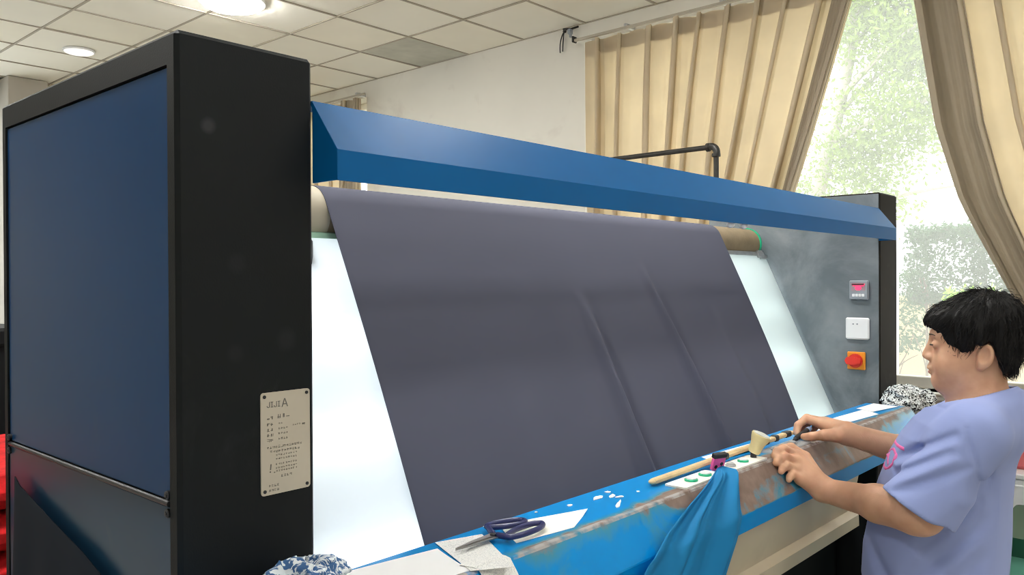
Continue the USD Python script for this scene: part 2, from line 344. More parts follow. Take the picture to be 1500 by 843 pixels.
M['blue_print'] = pattern_cloth('blue_white_printed_cloth', (.05, .13, .30), (.72, .78, .82), 48, .47, .53, 2.5)
M['zebra'] = pattern_cloth('black_white_printed_cloth', (.012, .013, .016), (.76, .80, .80), 58, .45, .50, 3.)
M['print_paper'] = pattern_cloth('printed_paper', (.62, .63, .64), (.84, .84, .82), 420, .36, .50, .3)
M['skin'] = usdkit.material(stage, '/World/Looks/skin', {
    'g': ('geometry', {}), 'n': ('noise_texture', {'scale': 26, 'detail': 4}), 'r': ('rgb_ramp', {'ramp': [(.25, (.57, .305, .19)), (.75, (.71, .415, .265))]}),
    'n2': ('noise_texture', {'scale': 420, 'detail': 2}), 'b': ('bump', {'strength': .12, 'distance': .001}),
    'p': ('principled_bsdf', {'roughness': .48, 'subsurface_weight': .12, 'subsurface_scale': .004, 'specular_ior_level': .4})},
    [('g.position', 'n.vector'), ('n.fac', 'r.fac'), ('r.color', 'p.base_color'), ('g.position', 'n2.vector'), ('n2.fac', 'b.height'), ('b.normal', 'p.normal')], surface='p.BSDF')
M['lips'] = mk('lips', (.42, .15, .13), .45)
M['nail'] = mk('finger_nail', (.66, .42, .33), .3)
M['hair'] = mk('black_hair', (.006, .0055, .0055), .55, var=.3, vs=60, spec=.2)
M['brow'] = mk('thin_brow', (.09, .05, .035), .7)
M['eye'] = mk('dark_eye', (.02, .014, .012), .15)
M['bark'] = mk('pale_bark', (.42, .38, .31), .9, var=.2, vs=8, bump=.6, bs=30)
M['twig'] = mk('brown_twig', (.16, .12, .08), .9, var=.2)
def leaf_mat(name, a, b):
    return usdkit.material(stage, '/World/Looks/'+name, {
        'g': ('geometry', {}), 'r': ('rgb_ramp', {'ramp': [(0., a), (1., b)]}), 'd': ('principled_bsdf', {'roughness': .45}), 't': ('translucent_bsdf', {}), 'm': ('mix_closure', {'fac': .45})},
        [('g.random_per_island', 'r.fac'), ('r.color', 'd.base_color'), ('r.color', 't.color'), ('d.BSDF', 'm.closure1'), ('t.BSDF', 'm.closure2')], surface='m.closure')
M['leaf_tree'] = leaf_mat('tree_leaf', (.17, .25, .02), (.50, .53, .07))
M['leaf_shrub'] = leaf_mat('shrub_leaf', (.04, .10, .03), (.17, .27, .11))
M['leaf_bright'] = leaf_mat('bright_leaf', (.30, .55, .05), (.5, .7, .12))
M['stucco'] = mk('beige_stucco', (.50, .38, .22), .9, var=.05, vs=2)
M['paving'] = mk('outside_paving', (.42, .38, .30), .9, var=.1, vs=1)
M['mint'] = mk('mint_plastic', (.20, .60, .46), .4, var=.03)
M['dark_green'] = mk('dark_green_plastic', (.01, .09, .05), .4, var=.03)
M['salmon'] = mk('salmon_plastic', (.70, .17, .18), .45, var=.04)

# ================================================================== the room
W, CEIL = 4.02, 3.114
YB, YF, XL = 7.2, -3.0, -2.6
TH = .24
def wall_with_holes(axis, at, lo, hi, holes, thick):
    """wall in the plane axis=at; lo/hi and holes in (other axis, z)."""
    poly = sg.box(lo[0], lo[1], hi[0], hi[1])
    for h in holes: poly = poly.difference(sg.box(*h))
    return prism(poly, at, at+thick, axis)
WIN = (-.95, 1.035, 2.955, 2.995)   # window beside the worker (y0, z0, y1, z1)
WIN2 = (5.14, 1.035, 6.9, 2.995)
WIN3 = (.75, 1.0, 2.10, 2.93)
thing('wall_right', wall_with_holes(0, W, (YF, 0), (YB+TH, CEIL+.1), [WIN, WIN2], TH), M['wall'], 'cream painted wall with the tall curtained window beside the machine', 'wall', kind='structure')
thing('wall_back', wall_with_holes(1, YB, (XL, 0), (W, CEIL+.1), [WIN3], TH), M['wall'], 'far cream wall behind the machine with a bright window', 'wall', kind='structure')
thing('wall_left', cbox((XL-TH, YF, 0), (XL, YB+TH, CEIL+.1), .002), M['wall'], 'plain cream wall to the left, out of the frame', 'wall', kind='structure')
thing('wall_front', cbox((XL-TH, YF-TH, 0), (W+TH, YF, CEIL+.1), .002), M['wall'], 'plain cream wall behind the camera', 'wall', kind='structure')
thing('floor', cbox((XL-TH, YF-TH, -.1), (W+TH, YB+TH, 0), .002), M['floor'], 'grey floor of the workshop', 'floor', kind='structure')
thing('trim_1', cbox((2.055, 6.93, 0), (2.33, YB, CEIL), .004), mk('grey_column', (.46, .43, .38), .8), 'square column against the far wall at upper left', 'column', kind='structure')

def window(name, axis, at, rect, sgn, mull, label):
    w = xf(name, label, 'window', kind='structure')
    def bar(a0, z0, a1, z1, d0=.03, d1=.085):
        lo, hi = [0, 0, z0], [0, 0, z1]; o = 1-axis
        lo[o], hi[o] = a0, a1; lo[axis], hi[axis] = at+d0, at+d1
        return cbox(lo, hi, .003)
    y0, z0, y1, z1 = rect; t = .05
    for b in ((y0, z0, y1, z0+t), (y0, z1-t, y1, z1), (y0, z0+t, y0+t, z1-t), (y1-t, z0+t, y1, z1-t)):
        part(w, 'window_frame', bar(*b), M['cream_paper'])
    xs = [y0+t]+list(mull)+[y1-t]
    for m in mull: part(w, 'mullion', bar(m-.025, z0+t, m+.025, z1-t, .035, .08), M['white_plastic'])
    for a, b in zip(xs[:-1], xs[1:]): part(w, 'pane', bar(a, z0+t, b, z1-t, .055, .061), M['pane'])
    return w
window('window_1', 0, W+.10, WIN, 1, (.22, 2.06), 'tall window with dusty panes between the two beige curtains')
window('window_2', 0, W+.10, WIN2, 1, (6.0,), 'farther curtained window on the right wall')
window('window_3', 1, YB+.10, WIN3, 1, (1.4,), 'bright window in the far wall at the left edge')
sill = xf('window_sill', 'cream window ledge with a dark edge below the tall window', 'window sill', (W-.03, 1., 1.0), kind='structure')
part(sill, 'ledge', cbox((W-.05, WIN[0]-.05, 1.0), (W+.12, WIN[2]+.05, 1.035), .006), M['wall'])
part(sill, 'edge_strip', cbox((W-.054, WIN[0]-.05, 1.022), (W-.049, WIN[2]+.05, 1.032), .001), M['t_bar'])
# cream reveal on the left jamb
thing('trim_2', cbox((W-.012, WIN[2], 1.0), (W+.1, WIN[2]+.055, 3.0), .003), M['cream_paper'], 'cream jamb strip at the left of the tall window', 'trim', kind='structure')

# ceiling: tiles on a grid, one by one
ce = xf('ceiling', 'suspended ceiling of cream square tiles', 'ceiling', (0, 0, CEIL), kind='structure')
GX = [W-.55*i for i in range(13)][::-1]; GY = [YF+.01+.5*i for i in range(21)]
GY = [3.507+.5*k for k in range(-13, 8)]
bars = []
for x in GX: bars.append(cbox((x-.006, YF, CEIL-.003), (x+.006, YB, CEIL+.02), .001))
for y in GY: bars.append(cbox((XL, y-.006, CEIL-.0035), (W, y+.006, CEIL+.02), .001))
part(ce, 'grid_bars', cat_(bars), M['t_bar'], 'thin dark grid between the tiles', kind='stuff')
hidden = []
for i in range(len(GX)-1):
    for j in range(len(GY)-1):
        x0, x1, y0, y1 = GX[i]+.006, GX[i+1]-.006, GY[j]+.006, GY[j+1]-.006
        cx, cy = (x0+x1)/2, (y0+y1)/2
        dz = .001+rng.uniform(0, .004)
        b = cbox((max(x0, XL), y0, CEIL+dz), (x1, min(y1, YB), CEIL+dz+.012), .002)
        tilt = rng.normal(0, .0035, 2); b.vertices[:, 2] += np.clip((b.vertices[:, 0]-cx)*tilt[0]+(b.vertices[:, 1]-cy)*tilt[1], -.001, .006)
        r_, f_ = cx*rt[0]+cy*rt[1], cx*fw[0]+cy*fw[1]
        vis = f_ > 2.5 and abs(r_/f_) < .75
        stained = abs(cx-3.75) < .25 and abs(cy-4.25) < .25
        if vis or stained:
            part(ce, 'ceiling_tile', b, M['ceil_stain'] if stained else M['ceil_tile' if (i*7+j*3) % 4 else 'ceil_tile_b'], 'grey water-stained tile' if stained else None)
        else: hidden.append(b)
part(ce, 'tile_field', cat_(hidden), M['ceil_tile'], 'rest of the tiles, out of the frame', kind='stuff')
thing('ceiling_slab', cbox((XL-.2, YF-.2, CEIL+.06), (W+.24, YB+.2, CEIL+.2), .002), M['wall'], 'slab above the suspended ceiling', 'ceiling', kind='structure')

LB = {(2.354, 4.199): 'round lit ceiling lamp at the top of the picture above the cabinet', (2.35, 1.7): 'added round lit ceiling lamp over the worker, out of the frame',
      (.15, 1.7): 'added unseen round lit ceiling lamp over the camera', (.15, 4.2): 'added round lit ceiling lamp behind the blue panel, out of the frame'}  # the out-of-frame lamps are added to light the worker and fabric
LB[(2.16, 5.85)] = 'dim round ceiling lamp at the upper left above the navy panel'
M['lamp_dim'] = emit('dim_lamp_diffuser', (1.0, .97, .88), .75)
for (x, y), lb in LB.items():
    l = xf('ceiling_lamp', lb, 'ceiling lamp', (x, y, CEIL))
    k = .55 if y > 5.5 else 1.; sc_ = lambda P: [(a*k, b*k) for a, b in P]
    part(l, 'rim', lathe(sc_([(0, 0), (.178, 0), (.178, -.016), (.165, -.020), (0, -.020)]), (x, y, CEIL-.001), n=40), M['white_plastic'], smooth=40)
    part(l, 'diffuser', lathe(sc_([(0, -.052), (.06, -.050), (.11, -.045), (.145, -.036), (.160, -.028), (.165, -.0205), (0, -.0205)]), (x, y, CEIL-.001), n=40), M['lamp_dim' if y > 5.5 else 'lamp_on'], 'glowing white diffuser', smooth=40)
M['added_panel_glow'] = emit('added_led_panel', (1.0, .985, .95), 11.5)  # unseen panels, added as soft fill for the fabric and the worker
for i, x in enumerate((-.655, .995, 2.645)):
    for j, y in enumerate((-.243, -1.743)):
        l = xf('added_panel_light', f"added unseen square lit ceiling panel behind the camera, {('left', 'middle', 'right')[i]} of the {('nearer', 'farther')[j]} row", 'added fill light', (x, y, CEIL))
        part(l, 'frame', prism(sg.box(x-.25, y-.25, x+.25, y+.25).difference(sg.box(x-.225, y-.225, x+.225, y+.225)), CEIL-.014, CEIL-.004, 2), M['white_plastic'])
        part(l, 'diffuser', cbox((x-.225, y-.225, CEIL-.010), (x+.225, y+.225, CEIL-.005), .001), M['added_panel_glow'], 'glowing white diffuser')

# old bracket and loose wires at the wall / ceiling corner
br = xf('wire_bracket', 'small grey bracket and two loose black wires at the ceiling corner', 'bracket', (W-.02, 3.1, CEIL-.1))
part(br, 'bracket_arm', cat_([tube([(W-.01, 3.055, CEIL-.012), (W-.05, 3.085, CEIL-.03)], .006), tube([(W-.05, 3.14, CEIL-.02), (W-.05, 3.085, CEIL-.03)], .007)]), M['iron'])
part(br, 'bracket_head', cat_([cbox((W-.065, 3.075, CEIL-.062), (W-.035, 3.10, CEIL-.03), .004), cbox((W-.06, 3.078, CEIL-.082), (W-.04, 3.092, CEIL-.06), .004)]), M['grey_plastic'])
part(br, 'wire', tube(spline([(W-.012, 3.165, CEIL-.02), (W-.03, 3.175, CEIL-.07), (W-.02, 3.19, CEIL-.15)], 10), .0035, 6), M['black_plastic'])
part(br, 'wire', tube(spline([(W-.012, 3.165, CEIL-.02), (W-.02, 3.166, CEIL-.08), (W-.02, 3.17, CEIL-.145)], 10), .004, 6), M['black_plastic'])
part(br, 'wall_plug', disc((W-.014, 3.165, CEIL-.018), (1, 0, 0), .009, .014), M['dark_metal'])

# ------------------------------------------------------------------ curtains
def curtain(name, label, ytop, yedge, zt, zb, x0, npl, group, seed):
    """ytop: y of the fixed side; yedge(z): y of the drawn-back side; a pinch-pleated cloth."""
    R = np.random.default_rng(seed)
    s = []; per = 26                         # one pleat = 26 samples, in plan (u, depth)
    base = []; ws_ = R.uniform(.72, 1.3, npl); k0 = np.r_[0, np.cumsum(ws_/ws_.sum())]
    for k in range(npl):
        wv = k0[k+1]-k0[k]
        for i in range(per):
            q = i/per
            if q < .62: du, dx = q/.62*.86, .012*math.sin(q/.62*math.pi)*-1
            else:
                t = (q-.62)/.38; du = .86+.14*t+.13*math.sin(2*math.pi*t)*.9; dx = .045*math.sin(math.pi*t)**.8
            base.append((k0[k]+du*wv, dx, k))
    base.append((1., 0., npl-1)); base = np.array(base)
    nz = 44; zs = np.linspace(zt, zb, nz); G = np.zeros((len(base), nz, 3))
    ph = R.uniform(0, 6.3, npl+1); am = R.uniform(.6, 1.35, npl+1)
    for j, z in enumerate(zs):
        d = (zt-z)
        e = yedge(z); L = e-ytop
        u = base[:, 0]; ut = np.clip(u, 0, 1.02)
        top = yedge(zt)-ytop
        # pleats hang straight near the fixed side and swing with the drawn edge
        y = ytop+top*ut+(L-top)*ut**1.6
        k = base[:, 2].astype(int)
        soft = 1-math.exp(-d*1.2)
        amp = am[k]*(1+.5*soft)
        sw = .022*soft*np.sin(u*npl*2.1+ph[k]*.0+d*1.3+seed)+.010*soft*np.sin(u*npl*5.3+d*2.2)
        squeeze = np.clip(abs(L)/abs(top), .35, 1)
        G[:, j, 0] = x0-base[:, 1]*amp*(1+.9*(1-squeeze))-sw*.8
        G[:, j, 1] = y+sw*.5
        G[:, j, 2] = z+.006*np.sin(base[:, 0]*npl*6.28)*(j == 0)
    c = xf(name, label, 'curtain', (x0, ytop, zb), group)
    part(c, 'curtain_cloth', sheet(G, .0016), M['curtain'], smooth=True)
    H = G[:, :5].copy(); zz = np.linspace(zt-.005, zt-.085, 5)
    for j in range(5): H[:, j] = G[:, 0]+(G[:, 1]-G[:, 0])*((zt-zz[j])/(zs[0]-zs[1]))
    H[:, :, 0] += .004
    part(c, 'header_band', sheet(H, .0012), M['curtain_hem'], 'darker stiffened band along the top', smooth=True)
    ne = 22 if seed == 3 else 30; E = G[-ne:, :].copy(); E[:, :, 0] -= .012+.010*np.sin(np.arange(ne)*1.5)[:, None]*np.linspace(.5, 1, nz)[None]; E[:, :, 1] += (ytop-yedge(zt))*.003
    part(c, 'gathered_edge_shade', sheet(E, .0016), M['curtain_edge_shade'], 'gathered inner edge with shade painted into its cloth colour', smooth=True)  # overlaid strip, its dark tone stands in for shade in the gathers
    return c
XC = W-.09
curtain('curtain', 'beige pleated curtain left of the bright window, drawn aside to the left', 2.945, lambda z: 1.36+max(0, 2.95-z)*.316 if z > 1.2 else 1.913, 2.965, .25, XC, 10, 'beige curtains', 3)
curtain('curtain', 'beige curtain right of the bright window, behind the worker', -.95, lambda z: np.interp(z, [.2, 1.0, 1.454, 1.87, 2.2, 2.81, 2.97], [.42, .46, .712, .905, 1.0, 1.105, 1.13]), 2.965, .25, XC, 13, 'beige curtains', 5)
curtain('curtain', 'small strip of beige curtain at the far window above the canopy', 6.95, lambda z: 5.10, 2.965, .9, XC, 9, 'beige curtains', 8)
for (a, b), lb in (((-1.05, 3.02), 'slim curtain track above the tall window'), ((5.05, 7.0), 'slim curtain track above the far window')):
    t = xf('curtain_track', lb, 'curtain rail', (W-.07, a, 2.985))
    part(t, 'rail', prism([(W-.100, 2.985), (W-.080, 2.985), (W-.080, 2.999), (W-.100, 2.999)], a, b, 1), M['t_bar'])
    for y in np.arange(a+.1, b, .6): part(t, 'rail_bracket', cbox((W-.09, y, 2.995), (W+.002, y+.02, 3.02), .002), M['alu'])
    part(t, 'end_cap', cbox((W-.11, b, 2.98), (W-.07, b+.012, 3.017), .003), M['iron'])

# ================================================================== the inspection machine
L0, L1, R1, R0 = .522, .740, 3.350, 3.560
YC, YK, ZT = 1.08, 1.80, 1.8865
TT = 1.0775                                 # table top
mc = xf('fabric_inspection_machine', 'large black and blue fabric inspection machine with a glowing sloped board', 'machine', (L0, YC, 0))
# left cabinet: a shell whose outer side carries two recessed navy panels
cb = part(mc, 'cabinet', cat_([cbox((L0, YC, .02), (L1, YK, ZT), .006).difference(cbox((L0-.05, YC+.026, .07), (L0+.0095, YK-.022, ZT-.045), .001), engine='manifold')]), M['black'], 'black left cabinet')
part(cb, 'side_panel', cbox((L0+.003, YC+.028, 1.240), (L0+.0095, YK-.024, ZT-.047), .0015), M['navy_panel'], 'glossy navy upper side panel')
part(cb, 'side_panel', cbox((L0+.002, YC+.028, .075), (L0+.0090, YK-.024, 1.231), .0015), M['navy_low'], 'navy lower side panel')
part(cb, 'seam_strip', tube([(L0+.001, YC+.03, 1.2355), (L0-.001, 1.5, 1.2362), (L0+.001, YK-.03, 1.2355)], .0040, 8), M['black_plastic'], 'dark strip at the panel seam')
for y, z in ((YC+.033, 1.2475), (YC+.033, 1.2225), (YK-.03, 1.247), (YK-.03, 1.222)):
    part(cb, 'panel_screw', cat_([disc((L0+.004, y, z), (-1, 0, 0), .0065, .007, 16, .0015), disc((L0-.003, y, z), (-1, 0, 0), .003, .001, 6)]), M['dark_metal'])
# right cabinet: dusty inner face, dark front edge, top
cr = part(mc, 'cabinet', cat_([cbox((R1+.004, YC, .02), (R0, YK+.02, ZT), .006)]), M['black_brown'], 'dark right cabinet')
part(cr, 'inner_panel', cbox((R1, YC+.004, .1), (R1+.005, YK+.018, ZT-.006), .001), M['grey_dusty'], 'grey dusty inner face')
# canopy: folded sheet metal
cp = [(YC-.001, 1.823), (1.019, 1.7416), (1.019, 1.6953), (1.0265, 1.6953), (1.0265, 1.738), (YC+.03, 1.810), (YC+.09, 1.838), (YC+.09, 1.846), (YC+.03, 1.8265)]
cp = [(YC+.004, 1.8235), (1.019, 1.7416), (1.019, 1.6953), (1.0245, 1.6953), (1.0245, 1.739), (YC+.0095, 1.8195), (YC+.06, 1.8195), (YC+.06, 1.8235)]
cn = part(mc, 'canopy', prism(cp, L1+.0015, R1+.002), M['blue'], 'folded blue sheet-metal canopy')
for x, dx in ((L1+.001, .003), (R1-.001, .003)):
    part(cn, 'end_plate', prism([(YC+.003, 1.8225), (1.0195, 1.741), (1.0195, 1.6955), (YC+.003, 1.6955)], x, x+dx), M['blue'])
for x in (2.025, 2.10):
    part(cn, 'lamp_socket', trimesh.creation.icosphere(2, .012).apply_transform(np.diag([1.25, .8, .75, 1])).apply_translation((x, 1.035, 1.6915)), M['white_plastic'], 'small white fitting under the canopy', smooth=True)
# light box: opal board, top strip, tubes
bt, bb = np.array([1.545, 1.652]), np.array([1.172, .836])
dn = (bt-bb)/np.linalg.norm(bt-bb); nn = np.array([-dn[1], dn[0]])   # towards the operator
def bp(s, o): return bb+(bt-bb)*s+nn*o
bd = part(mc, 'light_board', prism([bp(0, 0), bp(1, 0), bp(1, -.008), bp(0, -.008)], L1+.004, R1-.022), M['opal'], 'glowing white opal glass board')
part(bd, 'glass_edge', prism([bp(1, .0005), bp(1, -.0085)+dn*.008, bp(1, -.0085), bp(.998, -.0085), bp(.985, .0008)], L1+.004, L1+.5), M['glass_edge'], 'green glass edge')
part(bd, 'top_strip', prism([bp(.993, .004), bp(1.012, .004), bp(1.012, -.014), bp(.993, -.012)], L1+.5, R1-.03), M['alu'], 'dull metal strip along the top')
part(bd, 'clamp', cat_([prism([bp(.982, .012), bp(1.016, .012), bp(1.016, .0), bp(.982, .0)], R1-.10, R1-.055), prism([bp(.975, .009), bp(.99, .014), bp(.995, .0), bp(.975, .0)], R1-.085, R1-.03)]), M['alu'], 'small metal clamp')
lbx = part(mc, 'light_box', cat_([prism([bp(.0, -.012), bp(1.0, -.012), bp(1.0, -.2), bp(.98, -.2), bp(.98, -.03), bp(.02, -.03), bp(.02, -.2), bp(0, -.2)], L1+.003, L1+.008),
                                  prism([bp(0, -.195), bp(1, -.195), bp(1, -.2), bp(0, -.2)], L1+.004, R1-.004), prism([bp(1, -.012), bp(1.004, -.012), bp(1.004, -.2), bp(1, -.2)], L1+.004, R1-.004),
                                  prism([bp(-.004, -.012), bp(0, -.012), bp(0, -.2), bp(-.004, -.2)], L1+.004, R1-.004)]), M['white_plastic'], 'white lamp housing behind the board')
for s, o in ((.22, -.055), (.48, -.06), (.72, -.075), (.92, -.10)):
    p = bp(s, o)
    a = part(lbx, 'lamp_tube', tube([(L1+.05, *p), (L1+1.15, *p)], .013, 10), M['tube_bright'], 'lit lamp tube', smooth=50)
    part(lbx, 'lamp_tube', tube([(L1+1.25, *p), (R1-.06, *p)], .013, 10), M['tube_soft'], 'lit lamp tube', smooth=50)
# top roller
RY, RZ, RR = 1.606, 1.697, .065
ro = part(mc, 'top_roller', tube([(1.10, RY, RZ), (3.282, RY, RZ)], RR, 40), M['rubber_brown'], 'brown wrapped roller under the canopy', smooth=50)
part(ro, 'roller_sleeve', tube([(L1+.02, RY, RZ), (1.10, RY, RZ)], RR+.002, 40), M['cream_roller'], 'cream end of the roller', smooth=50)
part(ro, 'end_ring', lathe([(.03, 0), (RR+.004, 0), (RR+.005, .004), (RR+.004, .012), (.03, .012)], (3.277, RY, RZ), (1, 0, 0), 40), M['green'], 'bright green ring on the roller end', smooth=40)
part(ro, 'axle', tube([(3.28, RY, RZ), (R1, RY, RZ)], .016, 14), M['dark_metal'], smooth=50)
part(ro, 'bearing_block', cbox((L1+.14, RY-.095, RZ-.125), (L1+.30, RY-.055, RZ-.055), .01), M['black_plastic'], 'black block beside the roller end')
# body below the table
part(mc, 'lower_body', cat_([cbox((L1, YC+.03, .03), (R1, YC+.07, .93), .004), cbox((L1, 1.55, .03), (R1, 1.6, 1.0), .004)]), M['black'], 'dark lower front')
# table trough
tb = part(mc, 'table', prism([(YC-.001, TT), (.9265, TT), (.924, TT-.001), (.871, 1.001), (.870, .998), (.8745, .955), (.95, .945), (YC-.001, .945)], .34, 3.194), M['worn'], 'blue table with paint worn to brown primer')
part(tb, 'end_cap', prism([(YC-.003, TT-.001), (.9265, TT-.001), (.8715, 1.0), (.876, .957), (YC-.003, .947)], 3.194, 3.197), M['blue'])
tr = part(mc, 'tray', prism([(.8845, .952), (.9055, .842), (.885, .828), (.884, .795), (.99, .79), (.99, .796), (.8905, .800), (.891, .8255), (.912, .841), (.8905, .953)], .34, 2.552), M['beige_metal'], 'beige metal tray under the table')
part(tr, 'tray_end', prism([(.893, .953), (.911, .843), (.892, .826), (.891, .797), (1.06, .794), (1.06, .945)], 2.549, 2.553), M['beige_metal'])
for x in (.80, 2.95): part(mc, 'table_bracket', cbox((x, .96, .03), (x+.06, 1.10, .95), .004), M['black'])
part(mc, 'side_shelf', cat_([cbox((3.20, .86, 1.025), (3.56, YC+.0, 1.04), .003), cbox((3.40, .97, .90), (3.43, YC+.0, 1.026), .003)]), M['black'], 'small black shelf at the right end')
# iron pipe behind the right cabinet
pe = part(mc, 'pipe', tube(np.vstack([[(W+.002, 3.02, 2.163)], spline([(3.53, 3.02, 2.163), (3.475, 3.005, 2.163), (3.452, 2.96, 2.163), (3.45, 2.90, 2.163)], 8), [(3.45, 1.845, 2.163)]]), .012, 14), M['iron'], 'black iron pipe with an elbow', smooth=50)
part(pe, 'riser', tube([(3.45, 1.835, 2.15), (3.45, 1.835, 1.4)], .012, 14), M['iron'], smooth=50)
part(pe, 'elbow', cat_([tube(spline([(3.45, 1.875, 2.163), (3.45, 1.848, 2.162), (3.45, 1.836, 2.150), (3.45, 1.835, 2.122)], 12), .0165, 14), tube([(3.45, 1.882, 2.163), (3.45, 1.868, 2.163)], .020, 14), tube([(3.45, 1.835, 2.13), (3.45, 1.835, 2.116)], .020, 14)]), M['iron'], 'threaded elbow', smooth=50)
# controls on the right inner face (face normal -X)
def on_right(poly, y, z, x, h): return frame_to(extr(poly, h), (x, y, z), (0, -1, 0), (0, 0, 1))   # local x -> -Y, local y -> +Z, out -> -X
def rrect(w, h, r, cx=0, cy=0): return sg.box(cx-w/2+r, cy-h/2+r, cx+w/2-r, cy+h/2-r).buffer(r)
me = part(mc, 'meter', cbox((R1-.014, 1.119, 1.464), (R1, 1.193, 1.541), .004), M['grey_plastic'], 'grey counter with red lit display')
part(me, 'bezel', on_right(rrect(.066, .069, .004), 1.156, 1.5025, R1-.014, .0025), M['grey_plastic'])
part(me, 'face', on_right(rrect(.054, .030, .002), 1.156, 1.515, R1-.0165, .001), mk('meter_face', (.42, .30, .34), .3))
part(me, 'lit_digits', on_right(sg.Polygon([(-.022, .010), (.024, .010), (.020, .002), (.006, .001), (.012, -.006), (.006, -.013), (-.006, -.013), (-.012, -.006), (-.006, .001), (-.018, .002)]).buffer(.0012), 1.156, 1.516, R1-.0175, .001), M['led_red'], 'red lit display')
part(me, 'window_bar', on_right(rrect(.048, .007, .001), 1.157, 1.5245, R1-.0186, .0006), mk('meter_dark', (.16, .05, .07), .3))
for k in range(4): part(me, 'button', on_right(rrect(.010, .011, .002), 1.156+.0185-.0123*k, 1.482, R1-.0165, .002), M['white_plastic'])
so = part(mc, 'socket', cbox((R1-.012, 1.117, 1.3055), (R1, 1.209, 1.3925), .008), M['white_plastic'], 'square white wall socket')
for dy in (-.006, .0095): part(so, 'socket_hole', on_right(sg.Point(0, 0).buffer(.0032), 1.168+dy, 1.367, R1-.0124, .0007), M['grey_plastic'])
sw = part(mc, 'switch', cbox((R1-.009, 1.133, 1.185), (R1, 1.203, 1.256), .003), M['orange'], 'orange plate with a red rotary knob')
part(sw, 'knob_ring', on_right(sg.Point(0, 0).buffer(.028).difference(sg.Point(0, 0).buffer(.0235)), 1.170, 1.2205, R1-.009, .006), M['red'])
part(sw, 'knob', cat_([on_right(sg.Point(0, 0).buffer(.0225), 1.170, 1.2205, R1-.009, .007), on_right(sg.Polygon([(-.030, -.012), (-.010, -.014), (.022, -.006), (.022, .006), (-.010, .014), (-.030, .012), (-.036, 0)]).buffer(.002), 1.170, 1.2205, R1-.016, .007)]), M['red'], 'red turning handle')
# name plate on the left cabinet front (normal -Y)
def on_front(poly, x, z, y, h): return frame_to(extr(poly, h), (x, y, z), (1, 0, 0), (0, 0, 1))
PX0, PZ0, PW, PH = .6455, 1.2265, .0845, .1520
npl = part(mc, 'name_plate', on_front(rrect(PW, PH, .005), PX0+PW/2, PZ0+PH/2, YC, .0016), M['plate'], 'beige printed name plate')
yp = YC-.0016
for dx, dz in ((.006, .006), (PW-.006, .006), (.006, PH-.006), (PW-.006, PH-.006)):
    part(npl, 'plate_screw', disc((PX0+dx, yp, PZ0+dz), (0, -1, 0), .0026, .002, 14, .0008), M['dark_metal'])
def words(t, h, x, z, bold=False):
    m = meshkit.text_mesh(t, h, .0003, bold); return frame_to(m, (PX0+x, yp, PZ0+PH-z), (1, 0, 0), (0, 0, 1))
prints = [words('JIJI', .0085, .0095, .0225), words('A', .0125, .0345, .0235)]
part(npl, 'print', cat_(prints), M['ink'], 'JIJIA lettering')
def glyph(R, cx, cz, s):
    """a small block of strokes the size of one printed character."""
    P = []
    for _ in range(R.integers(3, 5)):
        if R.random() < .6: y = R.uniform(-.45, .45)*s; P.append(strip2d([(-.45*s, y), (.45*s, y)], s*.13))
        else: x = R.uniform(-.4, .4)*s; P.append(strip2d([(x, -.45*s), (x+R.uniform(-.2, .2)*s, .45*s)], s*.13))
    import shapely
    return shapely.affinity.translate(shapely.union_all(P), cx, cz)
import shapely, shapely.affinity
R = np.random.default_rng(5); rows = []
def row(x, z, n, s, step, skip=0.):
    for k in range(n):
        if R.random() >= skip: rows.append(glyph(R, x+k*step, PH-z, s))
for z in (.038, .0475, .0555, .0635, .0715): row(.0125, z, 2, .0046, .0056)
row(.0305, .0365, 3, .0062, .0075); row(.031, .0475, 2, .0026, .004); row(.031, .0550, 4, .003, .0042); row(.055, .0525, 4, .0024, .0036); row(.073, .0520, 1, .0056, .005)
row(.031, .0625, 4, .003, .0042); row(.031, .0705, 4, .0032, .0042)
row(.0115, .0820, 13, .0036, .0047); row(.0170, .0885, 11, .0036, .0047)
for z in (.0945, .1000): row(.026, z, 9, .0026, .0042)
for z in (.1080, .1135, .1180): row(.026, z, 9, .0028, .0042)
rows.append(strip2d([(.0165, PH-.1065), (.0155, PH-.1150)], .0018)); rows.append(sg.Point(.0152, PH-.1180).buffer(.0011)); row(.0225, .1195, 1, .002, .004)
row(.035, .1265, 4, .0038, .0050); row(.0145, .1385, 4, .0036, .0046); row(.0145, .1455, 4, .0036, .0046)
part(npl, 'print', frame_to(extr(shapely.union_all(rows), .0003), (PX0, yp, PZ0), (1, 0, 0), (0, 0, 1)), M['ink'], 'rows of small printed characters')

# the dark fabric over the roller, hanging in front of the board
FX0, FX1 = 1.117, 2.976
def fabric_profile():
    P = []
    for a in np.linspace(math.radians(-70), math.radians(155), 22):   # over the roller, back to front
        P.append((RY+math.cos(math.radians(90)-0+0)*0+math.sin(-a+math.pi/2-math.pi/2)*0+(RR+.003)*math.cos(math.pi/2-(-a)+0)*1, RZ+(RR+.003)*math.sin(math.pi/2+a)))
    return P
prof = [(RY+RR-.001, RZ-.55), (RY+RR+.002, RZ-.25), (RY+RR+.003, RZ-.02)]
for a in np.linspace(8, 155, 20): prof.append((RY+(RR+.003)*math.cos(math.radians(a)), RZ+(RR+.003)*math.sin(math.radians(a))))
y0_, z0_ = prof[-1]
end = np.array([1.19, .90])
for q in np.linspace(0, 1, 42)[1:]:
    p = np.array([y0_, z0_])*(1-q)+end*q; sag = .010*math.sin(math.pi*q)
    prof.append((p[0]-sag*.9, p[1]-sag*.4))
prof = np.array(prof); npf = len(prof); nxs = 240
xs = np.linspace(FX0, FX1, nxs); G = np.zeros((nxs, npf, 3))
qq = np.clip((np.arange(npf)-22)/(npf-23), 0, 1)
